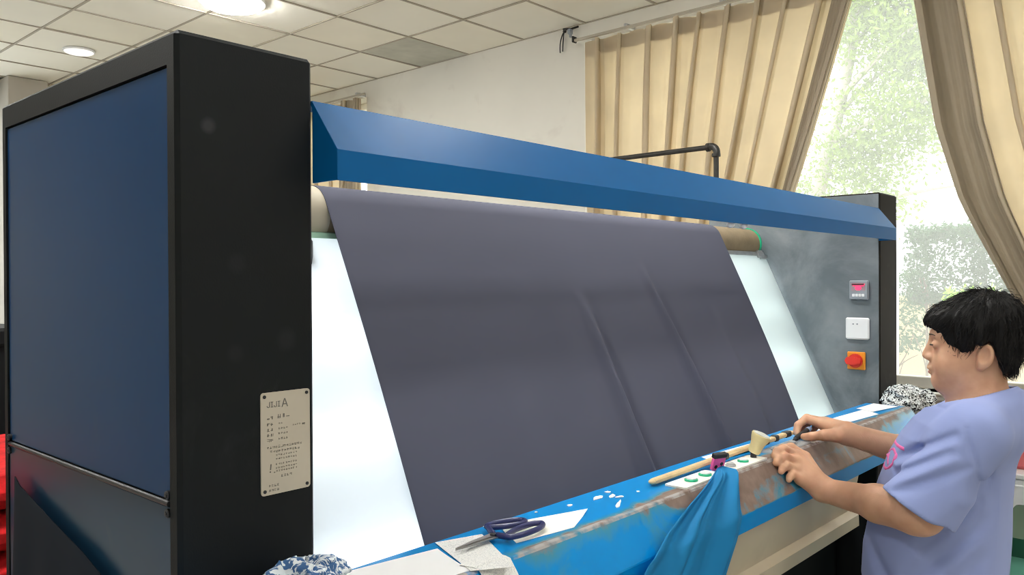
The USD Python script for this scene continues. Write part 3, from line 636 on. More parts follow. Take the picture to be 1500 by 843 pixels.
G[:, :, 0] = xs[:, None]; G[:, :, 1] = prof[None, :, 0]; G[:, :, 2] = prof[None, :, 1]
fold = np.zeros((nxs, npf))
def ridge(xc0, xc1, w, a, q0):
    xc = xc0+(xc1-xc0)*qq[None]; t = (xs[:, None]-xc)/w; g = np.clip((qq[None]-q0)/(.95-q0), 0, 1)**.7
    return a*g*(np.exp(-t*t)-.4*np.exp(-((t-1.5)/1.1)**2))
fold += ridge(1.92, 1.935, .022, .040, .25)+ridge(2.29, 2.40, .020, .042, .15)+ridge(2.62, 2.72, .03, .010, .3)+ridge(1.5, 1.52, .06, .005, .4)
fold += .003*qq[None]*np.sin(xs[:, None]*9+qq[None]*2)+.002*np.sin(xs[:, None]*23+qq[None]*5)*qq[None]
lr = (xs[:, None]-FX0)/(FX1-FX0); G[:, :, 0] += (1-lr)*(-.027+.020*qq[None])+lr*(-.043+.030*qq[None])   # slightly wider where it hangs free
Nf = np.array([-(prof[-1]-prof[22])[1], (prof[-1]-prof[22])[0]]); Nf /= np.linalg.norm(Nf); Nf = Nf if Nf[0] < 0 else -Nf
G[:, :, 1] += fold*Nf[0]; G[:, :, 2] += fold*Nf[1]
thing('inspected_fabric', sheet(G, .0012), M['grey_fabric'], 'wide charcoal navy fabric hanging from the roller across the glowing board', 'fabric', smooth=True)

# ================================================================== things on the table
ZP = TT+.0006
def paper(label, pts, mat, z=ZP, name='paper_sheet', curl=None, group=None, cat='paper'):
    """quad sheet from four corners, with gentle curl; curl(u, v) -> height"""
    p = np.array(pts, float); n = 14; G = np.zeros((n, n, 3))
    for i in range(n):
        for j in range(n):
            u, v = i/(n-1), j/(n-1); q = (p[0]*(1-u)+p[1]*u)*(1-v)+(p[3]*(1-u)+p[2]*u)*v
            G[i, j] = (*q[:2], z+(curl(u, v) if curl else 0))
    return thing(name, sheet(G, .0006), mat, label, cat, group, smooth=30)
paper('plain white sheet under the patterned cloth at the near left end of the table', [(.66, .95), (.93, .93), (.955, 1.035), (.72, 1.070)], M['white_paper'], curl=lambda u, v: .006*v*v)
paper('grey printed sheet lying under the blades of the scissors', [(.985, 1.074), (1.075, 1.045), (.985, .885), (.925, .925)], M['print_paper'], ZP+.001)
def drape(x, y):  # sheet bent over the front crease
    return TT+.0012 if y > .9265 else TT+.0012-(.9265-y)*1.41
p4 = np.array([(.93, .955), (1.01, .985), (1.02, .872), (.955, .872)]); n = 18; G = np.zeros((n, n, 3))
for i in range(n):
    for j in range(n):
        u, v = i/(n-1), j/(n-1); q = (p4[0]*(1-u)+p4[1]*u)*(1-v)+(p4[3]*(1-u)+p4[2]*u)*v
        G[i, j] = (q[0], q[1]-.004*(q[1] < .9265), drape(*q)+.002*(1-v))
thing('paper_sheet', sheet(G, .0006), M['print_paper'], 'printed sheet folded over the front edge of the table below the scissors', 'paper', smooth=30)
paper('cream sheet with a curled edge under the scissor handles', [(1.08, .965), (1.13, 1.055), (1.33, .995), (1.22, .945)], M['cream_paper'], ZP+.0002, curl=lambda u, v: .008*max(0, u-.6))
paper('white sheet lying behind the wooden stick', [(1.90, 1.02), (1.93, 1.072), (2.20, 1.055), (2.12, 1.005)], M['white_paper'], curl=lambda u, v: .004*(1-u)*v)
paper('larger white sheet to the right of the worker\'s far hand', [(2.50, .99), (2.60, 1.05), (3.02, 1.03), (2.95, .955)], M['white_paper'])
paper('small white sheet at the far right end of the table', [(2.98, .985), (3.02, 1.055), (3.185, 1.050), (3.165, .955)], M['white_paper'], ZP+.0012)

# scissors
sc = xf('scissors', 'large tailor scissors with navy plastic handles on the papers', 'scissors', (1.10, 1.0, TT))
za = TT+.008
def sblade(side):
    a = np.array([.964, 1.000]); b = np.array([1.072, 1.003]); d = (b-a)/np.linalg.norm(b-a); nrm = np.array([-d[1], d[0]])*side
    poly = sg.Polygon([a, a+d*.04+nrm*.006, a+d*.10+nrm*.010, b+nrm*.008, b-nrm*.004, a+d*.05-nrm*.002])
    return trimesh.creation.extrude_polygon(poly, .0022, engine='earcut').apply_translation((0, 0, za+(.0024 if side > 0 else 0)))
part(sc, 'blade', sblade(1), M['steel'], 'steel blade'); part(sc, 'blade', sblade(-1), M['steel'], 'steel blade')
part(sc, 'pivot_screw', disc((1.058, 1.002, za+.0045), (0, 0, 1), .005, .003, 16, .001), M['dark_metal'])
def loop(c, d, a, b, shank0):
    t = np.linspace(0, 2*math.pi, 40, endpoint=False); d = np.array(d)/np.linalg.norm(d); n_ = np.array([-d[1], d[0]])
    e = 1+.16*np.cos(t)
    P = np.array(c)+(a*np.cos(t))[:, None]*d+(b*np.sin(t)*e)[:, None]*n_
    P3 = np.c_[P, np.full(40, za+.003)]
    return cat_([tube(P3, .0052, 10, closed=True), tube(spline([(*shank0, za+.003), (*(np.array(c)-d*a*.97), za+.003)], 6), .0056, 10)])
part(sc, 'handle', loop((1.128, 1.034), (.94, -.34), .040, .015, (1.066, 1.008)), M['scissor_blue'], 'navy plastic finger loop', smooth=True)
part(sc, 'handle', loop((1.122, .982), (1., .09), .052, .0155, (1.066, 1.000)), M['scissor_blue'], 'navy plastic finger loop', smooth=True)

# control plates with push buttons
def button_plate(x0, x1, y0, y1, btns, mat, label):
    c = xf('button_plate', label, 'control panel', ((x0+x1)/2, (y0+y1)/2, TT))
    part(c, 'plate', prism(sg.box(x0+.004, y0+.004, x1-.004, y1-.004).buffer(.004), TT+.0003, TT+.0045, 2), mat)
    for x, y, m, r in btns:
        b = part(c, 'push_button', cat_([disc((x, y, TT+.0045), (0, 0, 1), r, .009, 24, .002)]), M['white_plastic'] if m == 'green' else M['acrylic'], 'pale push button' if m == 'green' else 'clear push button', smooth=40)
        part(b, 'button_collar', lathe([(r, 0), (r+.003, 0), (r+.003, .004), (r, .005)], (x, y, TT+.0045), n=24), M['green' if m == 'green' else 'alu'], 'green button collar' if m == 'green' else None, smooth=40)
button_plate(1.605, 1.79, .930, .985, [(1.672, .955, 'green', .0125), (1.740, .957, 'green', .0125)], M['cream_paper'], 'white button plate with two green buttons at the left of the pink clip')
button_plate(1.835, 2.02, .930, .985, [(1.868, .957, 'clear', .010), (1.935, .957, 'green', .011)], M['cream_paper'], 'white button plate with one green button between clip and yellow knob')
button_plate(2.085, 2.305, .930, .985, [(2.125, .957, 'clear', .010), (2.18, .957, 'clear', .010), (2.235, .957, 'clear', .010)], M['acrylic'], 'clear button plate between the worker\'s hands')
# wooden stick with black clips
st = xf('wooden_stick', 'long pale wooden measuring stick with black bands', 'stick', (2.0, .995, TT))
A, B = np.array([1.585, 1.004, TT+.010]), np.array([2.30, .988, TT+.024]); dq = (B-A)/np.linalg.norm(B-A)
def stick_box(a, b, w, h): 
    m = cbox((a, -w/2, -h/2), (b, w/2, h/2), .003); ey = np.cross([0, 0, 1.], dq); ey /= np.linalg.norm(ey)
    return frame_to(m, A, dq, ey)
Ls = np.linalg.norm(B-A)
part(st, 'rod', stick_box(0, Ls, .017, .012), M['wood'])
part(st, 'rounded_tip', frame_to(trimesh.creation.icosphere(2, 1).apply_transform(np.diag([.010, .0085, .006, 1])), A, dq, np.cross([0, 0, 1.], dq)), M['wood'], smooth=True)
for x0, x1 in ((.315, .337), (.542, .563), (.600, .622), (.668, .70)):
    part(st, 'black_band', stick_box(x0, x1, .0195, .0165), M['black_plastic'], 'black band')
# pink clip tag holding the blue cloth
pk = xf('pink_clip', 'pink plastic clip with a black top holding the blue cloth', 'clip', (1.815, .962, TT))
part(pk, 'tag', frame_to(extr(rrect(.036, .034, .004), .008), (1.815, .966, TT+.021), (.93, -.37, 0), (0, -.25, .968)), M['pink'])
part(pk, 'top_bar', frame_to(cbox((-.02, -.006, -.002), (.02, .006, .012), .002), (1.815, .962, TT+.041), (.93, -.37, 0), (0, -.25, .968)), M['black_plastic'], 'black top bar')
for dx in (-.008, .008): part(pk, 'eyelet', frame_to(disc((dx, -.004+dx*.4, .0075), (0, 0, 1), .0045, .0015, 14), (1.815, .966, TT+.021), (.93, -.37, 0), (0, -.25, .968)), M['black_plastic'])
# cream yellow knob on a black foot
yk = xf('yellow_knob', 'cream yellow flared knob with a grey face on a black foot', 'knob', (2.0, .962, TT))
ax = np.array([.14, -.36, .90]); ax /= np.linalg.norm(ax); b0 = np.array([2.0, .960, TT+.016])
part(yk, 'foot', cat_([disc((2.0, .96, TT+.0004), (0, 0, 1), .022, .004, 26, .001), disc((2.0, .96, TT+.004), (0, 0, 1), .008, .016, 18)]), M['black_plastic'], 'black foot', smooth=40)
part(yk, 'flared_body', lathe([(0, 0), (.014, .001), (.0165, .006), (.0160, .014), (.0185, .028), (.0235, .042), (.0255, .050), (.0245, .053), (0, .053)], b0, ax, 36), M['yellow'], smooth=40)
part(yk, 'grey_face', lathe([(0, .0), (.0215, 0), (.0215, .0012), (.012, .0035), (0, .0042)], b0+ax*.053, ax, 36), mk('pale_grey_face', (.55, .56, .50), .35), 'pale grey end face', smooth=40)
# pale flakes and offcuts
fl = [(1.42, 1.035, .020, .008), (1.455, 1.02, .014, .006), (1.475, 1.048, .007, .006), (1.46, 1.005, .010, .004), (1.335, 1.045, .008, .005), (1.41, .975, .028, .004), (1.115, 1.075, .004, .003), (1.52, 1.0, .006, .004), (1.25, 1.065, .004, .003)]
where = ['large white offcut left of the wooden stick', 'white offcut just left of the stick end', 'small white flake behind the offcuts', 'thin white flake before the offcuts', 'white flake further left on the bare blue table', 'long thin white strip near the worn crease', 'tiny flake at the back edge beside the fabric', 'tiny flake beside the stick end', 'tiny flake behind the cream sheet']
for (x, y, a, b), lb in zip(fl, where):
    t = np.linspace(0, 2*math.pi, 9, endpoint=False); rr = 1+.35*rng.normal(0, 1, 9).clip(-1, 1); th = rng.uniform(-.6, .6)
    P = np.c_[a*np.cos(t)*rr, b*np.sin(t)*rr]; c_, s_ = math.cos(th), math.sin(th); P = P@np.array([[c_, s_], [-s_, c_]])+np.array([x, y])
    thing('paper_flake', trimesh.creation.extrude_polygon(sg.Polygon(P).buffer(0), .0016, engine='earcut').apply_translation((0, 0, TT+.0003)), M['white_paper'], lb, 'paper scrap', 'white scraps on the table')

# blue cloth hanging from the clip over the table edge
nu, nv = 60, 46; G = np.zeros((nu, nv, 3))
def front_pt(s):
    """distance s down from the clip -> (y, z) along the table front, slightly off it."""
    pts = np.array([(.960, TT+.012), (.921, TT+.009), (.864, 1.003), (.860, .96), (.863, .72)])
    L = np.r_[0, np.cumsum(np.linalg.norm(np.diff(pts, axis=0), axis=1))]; s = min(s, L[-1])
    return np.array([np.interp(s, L, pts[:, 0]), np.interp(s, L, pts[:, 1])])
for j in range(nv):
    v = j/(nv-1); s = v*.42; y, z = front_pt(s)
    xl = np.interp(s, [0, .045, .075, .11, .16, .32], [1.800, 1.66, 1.54, 1.42, 1.30, 1.08]); xr = np.interp(s, [0, .045, .12, .15, .25, .42], [1.826, 1.818, 1.745, 1.725, 1.645, 1.55])
    for i in range(nu):
        u = i/(nu-1); f_ = math.sin(u*math.pi*5.0+1.0+.8*math.sin(u*7)); am = .0105*min(1, s/.06)
        f_ += .9*math.exp(-((u-.36)/.05)**2)-.8*math.exp(-((u-.44)/.035)**2)+.7*math.exp(-((u-.9)/.05)**2)
        G[i, j] = (xl+(xr-xl)*u, y-.004-am*(.6+.5*f_), z+am*.6*(.6+.5*f_)*(s < .15))
thing('blue_cloth', sheet(G, .0012), M['blue_cloth'], 'bright blue cloth gathered at the pink clip and hanging over the table front', 'cloth', smooth=True)

def heap(name, label, c, size, mat, seed, cat='cloth', ymax=1.0775, xmin=-9.):
    c = np.array(c); s = np.array(size)
    R = np.random.default_rng(seed); lobes = [(c+s*np.array([R.uniform(-.6, .6), R.uniform(-.5, .5), R.uniform(.1, .45)]), s*R.uniform(.35, .6)) for _ in range(7)]
    def f(P):
        d = np.full(len(P), 9., np.float32)
        for q, r_ in lobes: d = smin(d, ell(P, q, np.maximum(r_, .02)), .03)
        n1 = meshkit.fbm(P*np.array([22, 22, 30]), 3, seed); n2 = meshkit.fbm(P*60, 2, seed+3)
        d = d+(np.abs(n1-.5)*.09-.012)+(np.abs(n2-.5)-.1)*.018
        return np.maximum(np.maximum(d, c[2]+.0006-P[:, 2]), np.maximum(P[:, 1]-ymax, xmin-P[:, 0]))
    m = biggest(net(f, c-s*1.3-[0, 0, 0], c+s*1.3, .004))
    return thing(name, m, mat, label, cat, smooth=True)
heap('printed_cloth', 'crumpled blue and white printed cloth at the near left end of the table', (.648, 1.005, TT), (.088, .055, .052), M['blue_print'], 4)
heap('printed_cloth', 'crumpled black and white printed cloth at the far right end of the table', (3.35, .965, 1.040), (.125, .085, .088), M['zebra'], 9, xmin=3.199)

# navy cloth draped over the lower left of the side panel, red cloth stack behind
nu, nv = 40, 30; G = np.zeros((nu, nv, 3))
for i in range(nu):
    u = i/(nu-1); y = 1.70-.40*u; zt_ = np.interp(u, [0, .06, .18, .5, .8, 1], [1.185, 1.172, 1.162, 1.135, 1.112, 1.09])-.0
    for j in range(nv):
        v = j/(nv-1); z = zt_*(1-v)+.55*v
        G[i, j] = (L0-.012-.012*v-.007*math.sin(u*17+v*2)*v-.02*v*u, y+.03*v*math.sin(u*3), z)
nc = xf('navy_cloth', 'dark navy cloth hanging against the lower left of the side panel', 'cloth', (L0-.02, 1.5, .55))
part(nc, 'cloth_sheet', sheet(G, .002), M['navy_cloth'], smooth=True)
zz = 0.0
ORD = ['topmost']+[w+' from the top' for w in 'second third fourth fifth sixth seventh eighth ninth tenth eleventh'.split()]+['lowest']
for k in range(12):
    h = .094+.004*math.sin(k*2.2)
    lo, hi = np.array([.36+.01*math.sin(k), 2.05, zz]), np.array([.86, 2.65, zz+h-.012]); b = cbox(lo, hi, .03).subdivide().subdivide().subdivide()
    v = b.vertices; v[:, 2] += .006*np.sin(v[:, 1]*40+k)*(v[:, 2] > zz+h*.3); v[:, 0] += .008*np.sin(v[:, 1]*25+k*2)
    thing('folded_red_cloth', trimesh.Trimesh(v, b.faces), M['red_cloth'], f'red folded cloth, {ORD[11-k]} in the stack at the left edge', 'folded cloth', 'red cloth stack at the left edge', smooth=50)
    zz += h
thing('black_crate', cat_([cbox((.32, 3.0, 0), (.95, 3.6, 1.38), .02), cbox((.30, 2.98, 1.34), (.97, 3.62, 1.40), .01)]), M['black'], 'tall dark cabinet behind the red cloth stack at the left edge', 'cabinet')
thing('grey_cable', tube(spline([(.62, 1.812, 1.30), (.64, 1.90, 1.14), (.69, 2.02, .95), (.70, 1.92, .75), (.66, 1.9, .1), (.66, 1.9, .01)], 50)-np.array([0, 0, 0]), .006, 8), M['grey_plastic'], 'thin grey cable hanging in front of the red cloth stack', 'cable', smooth=True)

# boxes by the window behind the worker
cr = xf('salmon_crate', 'salmon pink crate with a cream rim behind the worker', 'crate', (3.710, .55, 0))
part(cr, 'body', cat_([cbox((3.440, .22, .85), (3.730, .72, 1.075), .012), *[cbox((3.432, .25+.1*k, .87), (3.442, .29+.1*k, 1.06), .003) for k in range(5)]]), M['salmon'])
part(cr, 'rim', cbox((3.420, .20, 1.075), (3.745, .74, 1.10), .008), M['cream_paper'], 'cream rim')
tb_ = xf('white_cabinet', 'low white cabinet under the window behind the worker', 'cabinet', (3.730, .4, 0))
part(tb_, 'carcass', cbox((3.370, -.6, .0), (3.750, .80, .83), .006), M['white_plastic'])
part(tb_, 'worktop', cbox((3.360, -.62, .83), (3.755, .82, .85), .004), M['white_plastic'])
for k in range(3): 
    d = part(tb_, 'door', cbox((3.358, -.58+.46*k, .05), (3.370, -.14+.46*k, .81), .003), M['white_plastic'])
    part(d, 'handle', tube([(3.352, -.17+.46*k, .5), (3.346, -.17+.46*k, .53), (3.346, -.17+.46*k, .60), (3.352, -.17+.46*k, .63)], .004, 8), M['alu'])
gt = xf('mint_tub', 'mint green plastic tub with a dark green lid behind the worker', 'tub', (2.95, .42, 0))
part(gt, 'body', prism(sg.box(2.78, .22, 3.12, .54).buffer(.02), 0., .735, 2), M['mint'])
part(gt, 'lid', prism(sg.box(2.76, .20, 3.14, .56).buffer(.02), .735, .79, 2), M['dark_green'], 'dark green lid')

# ================================================================== outside the window
thing('outside_ground', cbox((W+TH, -14, -.35), (40, 25, -.25), .01), M['paving'], 'pale paving outside the window', 'ground', kind='structure')
thing('garden_wall', cat_([cbox((10.4, -4, -.25), (10.6, 9, 1.28), .01), cbox((10.37, -4, 1.28), (10.63, 9, 1.36), .01)]), M['stucco'], 'low beige garden wall beyond the shrubs', 'wall', kind='structure')
thing('gate_post', cat_([cbox((6.55, 2.0, -.25), (6.65, 2.065, 1.95), .01), cbox((6.53, 1.98, 1.95), (6.67, 2.085, 1.99), .01)]), M['cream_paper'], 'slim pale post outside beside the clipped shrub', 'post')
def leaves(pts, size, R, name=None, flat=.3):
    n = len(pts); d = R.normal(size=(n, 3)); d /= np.linalg.norm(d, axis=1, keepdims=True)
    e = np.cross(d, R.normal(size=(n, 3))); e /= np.linalg.norm(e, axis=1, keepdims=True); nrm = np.cross(d, e)
    s = size*R.uniform(.6, 1.3, n)[:, None]
    A_, B_, C_, D_ = pts-d*s, pts+e*s*.45+nrm*s*.12, pts+d*s, pts-e*s*.45+nrm*s*.12
    V = np.stack([A_, B_, C_, D_], 1).reshape(-1, 3); i = np.arange(n)[:, None]*4
    return trimesh.Trimesh(V, np.vstack([i+[0, 1, 2], i+[0, 2, 3]]), process=False)
R = np.random.default_rng(21)
bt_ = xf('leafy_tree', 'tall pale leafy tree with a leaning trunk outside the window', 'tree', (9.2, 4.3, -.25))
trunk = spline([(9.2, 4.35, -.25), (9.15, 3.95, 1.2), (9.0, 3.56, 2.5), (9.0, 3.22, 3.9), (9.05, 3.05, 5.2)], 24)
part(bt_, 'trunk', tube(trunk, np.linspace(.12, .05, 24), 12), M['bark'], smooth=50)
cl = []
for k in range(14):
    a = trunk[R.integers(10, 23)]; b = a+np.array([R.uniform(-.8, .8), R.uniform(-1.9, .3), R.uniform(.1, 1.2)])
    part(bt_, 'branch', tube(spline([a, (a+b)/2+[0, 0, .12], b], 8), np.linspace(.035, .010, 8), 6), M['bark'], smooth=50); cl += [q for q in (b, (a+b)/2, a*.3+b*.7) if q[2] > 2.3+.9*(3.1-q[1])]
extra = [(9, 3.0, 3.4), (9.1, 2.7, 3.0), (8.9, 2.45, 3.3), (9, 2.6, 3.9), (9.2, 2.9, 4.3), (8.8, 2.3, 4.2), (9, 3.1, 2.7), (9, 2.95, 2.4), (9.1, 2.2, 3.7), (9, 3.3, 4.6), (8.9, 2.5, 4.8), (9, 2.15, 4.6), (9, 1.8, 4.1), (9, 1.4, 4.5), (9, 2.7, 5.2), (9.3, 3.7, 5.0)]
pts = np.vstack([np.array(c)+R.normal(size=(800, 3))*[.28, .20, .16] for c in cl[::2]+extra])
part(bt_, 'foliage', leaves(pts, .034, R), M['leaf_tree'], 'pale green leaves', kind='stuff')
def shrub(name, label, lo, hi, n, stems, mat, seed):
    R = np.random.default_rng(seed); lo, hi = np.array(lo, float), np.array(hi, float); c = (lo+hi)/2
    s = xf(name, label, 'shrub', (c[0], c[1], -.25))
    for k in range(stems):
        a = np.array([c[0]+R.uniform(-.1, .1), c[1]+(k-(stems-1)/2)*.09, -.25]); b = np.array([R.uniform(lo[0], hi[0]), R.uniform(lo[1], hi[1]), lo[2]+.2])
        m1 = a*.55+b*.45+R.normal(size=3)*.05
        st_ = spline([a, m1, b], 14); tw = [tube(st_, np.linspace(.017, .007, 14), 6)]
        for _ in range(3):
            i = R.integers(5, 12); e = st_[i]+np.array([R.uniform(-.1, .1), R.uniform(-.22, .22), R.uniform(.12, .4)]); tw.append(tube(spline([st_[i], (st_[i]+e)/2+R.normal(size=3)*.02, e], 7), np.linspace(.007, .003, 7), 5))
        part(s, 'stem', cat_(tw), M['twig'], smooth=50)
    u = R.uniform(-1, 1, (n, 3)); ax_ = R.integers(0, 3, n); u[np.arange(n), ax_] = np.sign(u[np.arange(n), ax_])*R.uniform(.75, 1.03, n)
    P = c+u*(hi-lo)/2+R.normal(size=(n, 3))*.02
    part(s, 'foliage', leaves(P, .024, R), mat, kind='stuff')
shrub('clipped_shrub', 'clipped square green shrub on bare stems outside the window', (6.9, 1.53, 1.36), (7.4, 2.03, 1.95), 5200, 5, M['leaf_shrub'], 3)
shrub('clipped_shrub', 'clipped green shrub half hidden behind the right curtain', (6.9, .75, 1.34), (7.4, 1.42, 1.9), 5200, 5, M['leaf_shrub'], 4)
shrub('leafy_shrub', 'loose green shrub outside at the edge of the right cabinet', (7.3, 2.15, .95), (7.9, 2.6, 1.6), 1800, 4, M['leaf_shrub'], 6)
shrub('bright_shrub', 'small bright yellow green plant outside above the worker\'s hair', (6.0, 1.28, 1.20), (6.3, 1.52, 1.46), 420, 2, M['leaf_bright'], 7)

# ================================================================== the worker
exec_person = True
HC = np.array([2.24, .497, 1.39]); HY = math.radians(13)      # head centre, slight turn to her left
ch, sh = math.cos(HY), math.sin(HY)
HR = np.array([[ch, -sh, 0], [sh, ch, 0], [0, 0, 1]])          # local -> world
def hw(p): return HC+HR@np.array(p, float)
def hl(P): return ((P-HC.astype(np.float32))@HR.astype(np.float32)).astype(np.float32)
def head_sdf(P):
    Q = hl(P); A = Q.copy(); A[:, 0] = np.abs(A[:, 0])
    d = ell(Q, (0, -.004, .022), (.074, .093, .084))
    d = smin(d, ell(Q, (0, .034, -.045), (.064, .064, .078)), .03)
    d = smin(d, ell(A, (.038, .045, -.060), (.030, .038, .042)), .025)         # cheeks
    d = smin(d, ell(Q, (0, .066, -.098), (.030, .030, .022)), .025)            # chin
    d = smin(d, ell(Q, (0, .030, -.112), (.048, .052, .026)), .03)             # under the chin
    d = smin(d, cone(A, (.008, .088, .018), (.040, .076, .014), .012, .010), .02)  # brow
    d = smax(d, -ell(A, (.030, .107, -.006), (.017, .016, .010)), .014)        # eye sockets
    d = smin(d, ell(A, (.031, .084, -.008), (.015, .013, .0105)), .006)        # lids
    d = smin(d, cone(Q, (0, .092, .004), (0, .107, -.036), .0085, .0115), .012)  # nose
    d = smin(d, ell(A, (.012, .100, -.041), (.0085, .0105, .008)), .008)
    d = smax(d, -ell(A, (.006, .107, -.0505), (.0035, .005, .003)), .003)
    d = smin(d, ell(Q, (0, .093, -.066), (.022, .014, .010)), .012)            # mouth
    d = smin(d, ell(Q, (0, .0975, -.0685), (.019, .0095, .0055)), .004)
    d = smin(d, ell(Q, (0, .0955, -.0785), (.016, .0095, .0060)), .004)
    d = smax(d, -ell(Q, (0, .107, -.0735), (.020, .008, .0016)), .003)
    e = A-np.array([.072, -.020, -.030], np.float32)                           # ear, tilted back and out
    ce_, se = math.cos(.25), math.sin(.25); e2 = np.stack([e[:, 0]*math.cos(.42)+e[:, 1]*math.sin(.42), -e[:, 0]*math.sin(.42)+e[:, 1]*math.cos(.42), e[:, 2]], 1)
    e3 = np.stack([e2[:, 0], e2[:, 1]*ce_+e2[:, 2]*se, -e2[:, 1]*se+e2[:, 2]*ce_], 1)
    ear = ell(e3, (.004, 0, 0), (.008, .0185, .030)); ear = smin(ear, ell(e3, (.003, .004, -.022), (.006, .009, .012)), .006)
    ear = smax(ear, -ell(e3, (.011, .001, .003), (.009, .0115, .019)), .004)
    ear = smin(ear, ell(e3, (.004, .013, -.003), (.005, .004, .007)), .004)
    return smin(d, ear, .005)
NB = (2.24, .486, 1.215)
def neck_sdf(P):
    d = cone(P, hw((0, -.008, -.070)), NB, .056, .058)
    return smin(d, cone(P, hw((0, .014, -.105)), (2.24, .51, 1.20), .044, .050), .03)
# arms and hands (her left arm is the near one)
SL, EL_, WL = (2.066, .458, 1.195), (2.003, .556, 1.010), (2.120, .822, .996)
SR, ER, WR = (2.414, .458, 1.195), (2.455, .610, 1.035), (2.345, .842, 1.108)
handL = dict(thumb=[(2.135, .846, 1.016), (2.150, .886, 1.068), (2.136, .918, 1.0925), (2.106, .932, 1.0925)], index=[(2.122, .898, 1.079), (2.082, .916, 1.102), (2.053, .921, 1.099), (2.034, .920, 1.0895)],
             middle=[(2.094, .888, 1.064), (2.056, .901, 1.083), (2.034, .906, 1.080), (2.020, .908, 1.0715)], ring=[(2.074, .877, 1.042), (2.042, .889, 1.059), (2.029, .8915, 1.054), (2.021, .8915, 1.0475)],
             little=[(2.068, .861, 1.018), (2.046, .870, 1.033), (2.036, .872, 1.029), (2.030, .871, 1.0225)])
handR = dict(thumb=[(2.318, .856, 1.104), (2.297, .892, 1.105), (2.295, .926, 1.098), (2.300, .950, 1.0935)], index=[(2.368, .922, 1.122), (2.362, .968, 1.133), (2.338, .983, 1.117), (2.322, .978, 1.095)],
             middle=[(2.393, .925, 1.124), (2.394, .980, 1.132), (2.372, .998, 1.112), (2.358, .999, 1.091)], ring=[(2.415, .917, 1.118), (2.422, .968, 1.124), (2.408, .990, 1.105), (2.398, .993, 1.090)],
             little=[(2.432, .902, 1.106), (2.444, .942, 1.113), (2.438, .962, 1.100), (2.431, .967, 1.089)])
FR0 = dict(thumb=(.0165, .0125, .0108, .0088), index=(.0125, .0102, .0090, .0076), middle=(.0130, .0104, .0092, .0078), ring=(.0122, .0098, .0086, .0074), little=(.0112, .0088, .0078, .0068))
FR = {k: tuple(1.14*x for x in v) for k, v in FR0.items()}
def closed(H):   # draw the fingers together about the middle one
    c = [np.array(q) for q in H['middle']]; o = {}
    for f, J in H.items(): o[f] = [tuple(np.array(q)*.83+c[i]*.17) for i, q in enumerate(J)] if f not in ('thumb', 'middle') else J
    return o
handL, handR = closed(handL), closed(handR)
def hand_sdf(P, H, Wr):
    d = None
    Wr = np.array(Wr)
    for f, r_ in (('index', .0145), ('middle', .0155), ('ring', .0150), ('little', .0135)):
        k = np.array(H[f][0]); c = cone(P, Wr+(k-Wr)*.12, k, .024, r_+.0015); d = c if d is None else smin(d, c, .016)
    d = smin(d, cone(P, Wr, H['thumb'][1], .022, .0145), .014)
    for f, J in H.items():
        r_ = FR[f]; g = cone(P, J[0], J[1], r_[0], r_[1]); g = smin(g, cone(P, J[1], J[2], r_[1], r_[2]), .004); g = smin(g, cone(P, J[2], J[3], r_[2], r_[3]), .004)
        d = smin(d, g, .0075)
    return d
def arm_sdf(P, S, E, Wr):
    S, E, Wr = map(np.array, (S, E, Wr))
    d = cone(P, S, E, .054, .044)
    d = smin(d, cone(P, E, E+(Wr-E)*.42, .042, .042), .035)
    d = smin(d, cone(P, E+(Wr-E)*.42, Wr, .0405, .0305), .02)
    d = smin(d, cone(P, E+(Wr-E)*.08+[0, 0, -.012], E+(Wr-E)*.40+[0, 0, -.010], .036, .032), .02)
    return d
def limited(P, lo, hi, f):
    m = ((P > np.array(lo)) & (P < np.array(hi))).all(1); d = np.full(len(P), 1., np.float32)
    c = (np.array(lo)+np.array(hi))/2; h = (np.array(hi)-np.array(lo))/2
    d[~m] = np.linalg.norm(np.maximum(np.abs(P[~m]-c)-h, 0), axis=1)+.03
    if m.any(): d[m] = f(P[m])
    return d
zs_ = np.array([.72, .80, .88, .95, 1.04, 1.10, 1.16, 1.20, 1.235, 1.26])
yf_ = np.array([.738, .748, .744, .730, .706, .684, .652, .622, .585, .555]); yb_ = np.array([.446, .442, .436, .430, .424, .420, .418, .418, .424, .43])
hw_ = np.array([.192, .197, .197, .193, .186, .185, .180, .165, .12, .08])
def torso_sdf(P, off=0., top=1.235):
    z = np.clip(P[:, 2], .72, top); a = np.interp(z, zs_, hw_)+off; f_ = np.interp(z, zs_, yf_)+off; b_ = np.interp(z, zs_, yb_)-off
    cy = (f_+b_)/2; b = (f_-b_)/2; q = np.abs(np.stack([(P[:, 0]-2.24)/a, (P[:, 1]-cy)/b], 1))
    k = (q[:, 0]**2.35+q[:, 1]**2.35)**(1/2.35); d = (k-1)*np.minimum(a, b)*.92
    dz = np.maximum(P[:, 2]-top, 0); return np.where(dz > 0, np.sqrt(np.maximum(d, 0)**2+dz*dz)+np.minimum(d, 0)*0, d)
def shoulders(P, g=0.):
    d = cone(P, (2.24, .462, 1.215), SL, .066+g, .058+g); return smin(d, cone(P, (2.24, .462, 1.215), SR, .066+g, .058+g), .03)
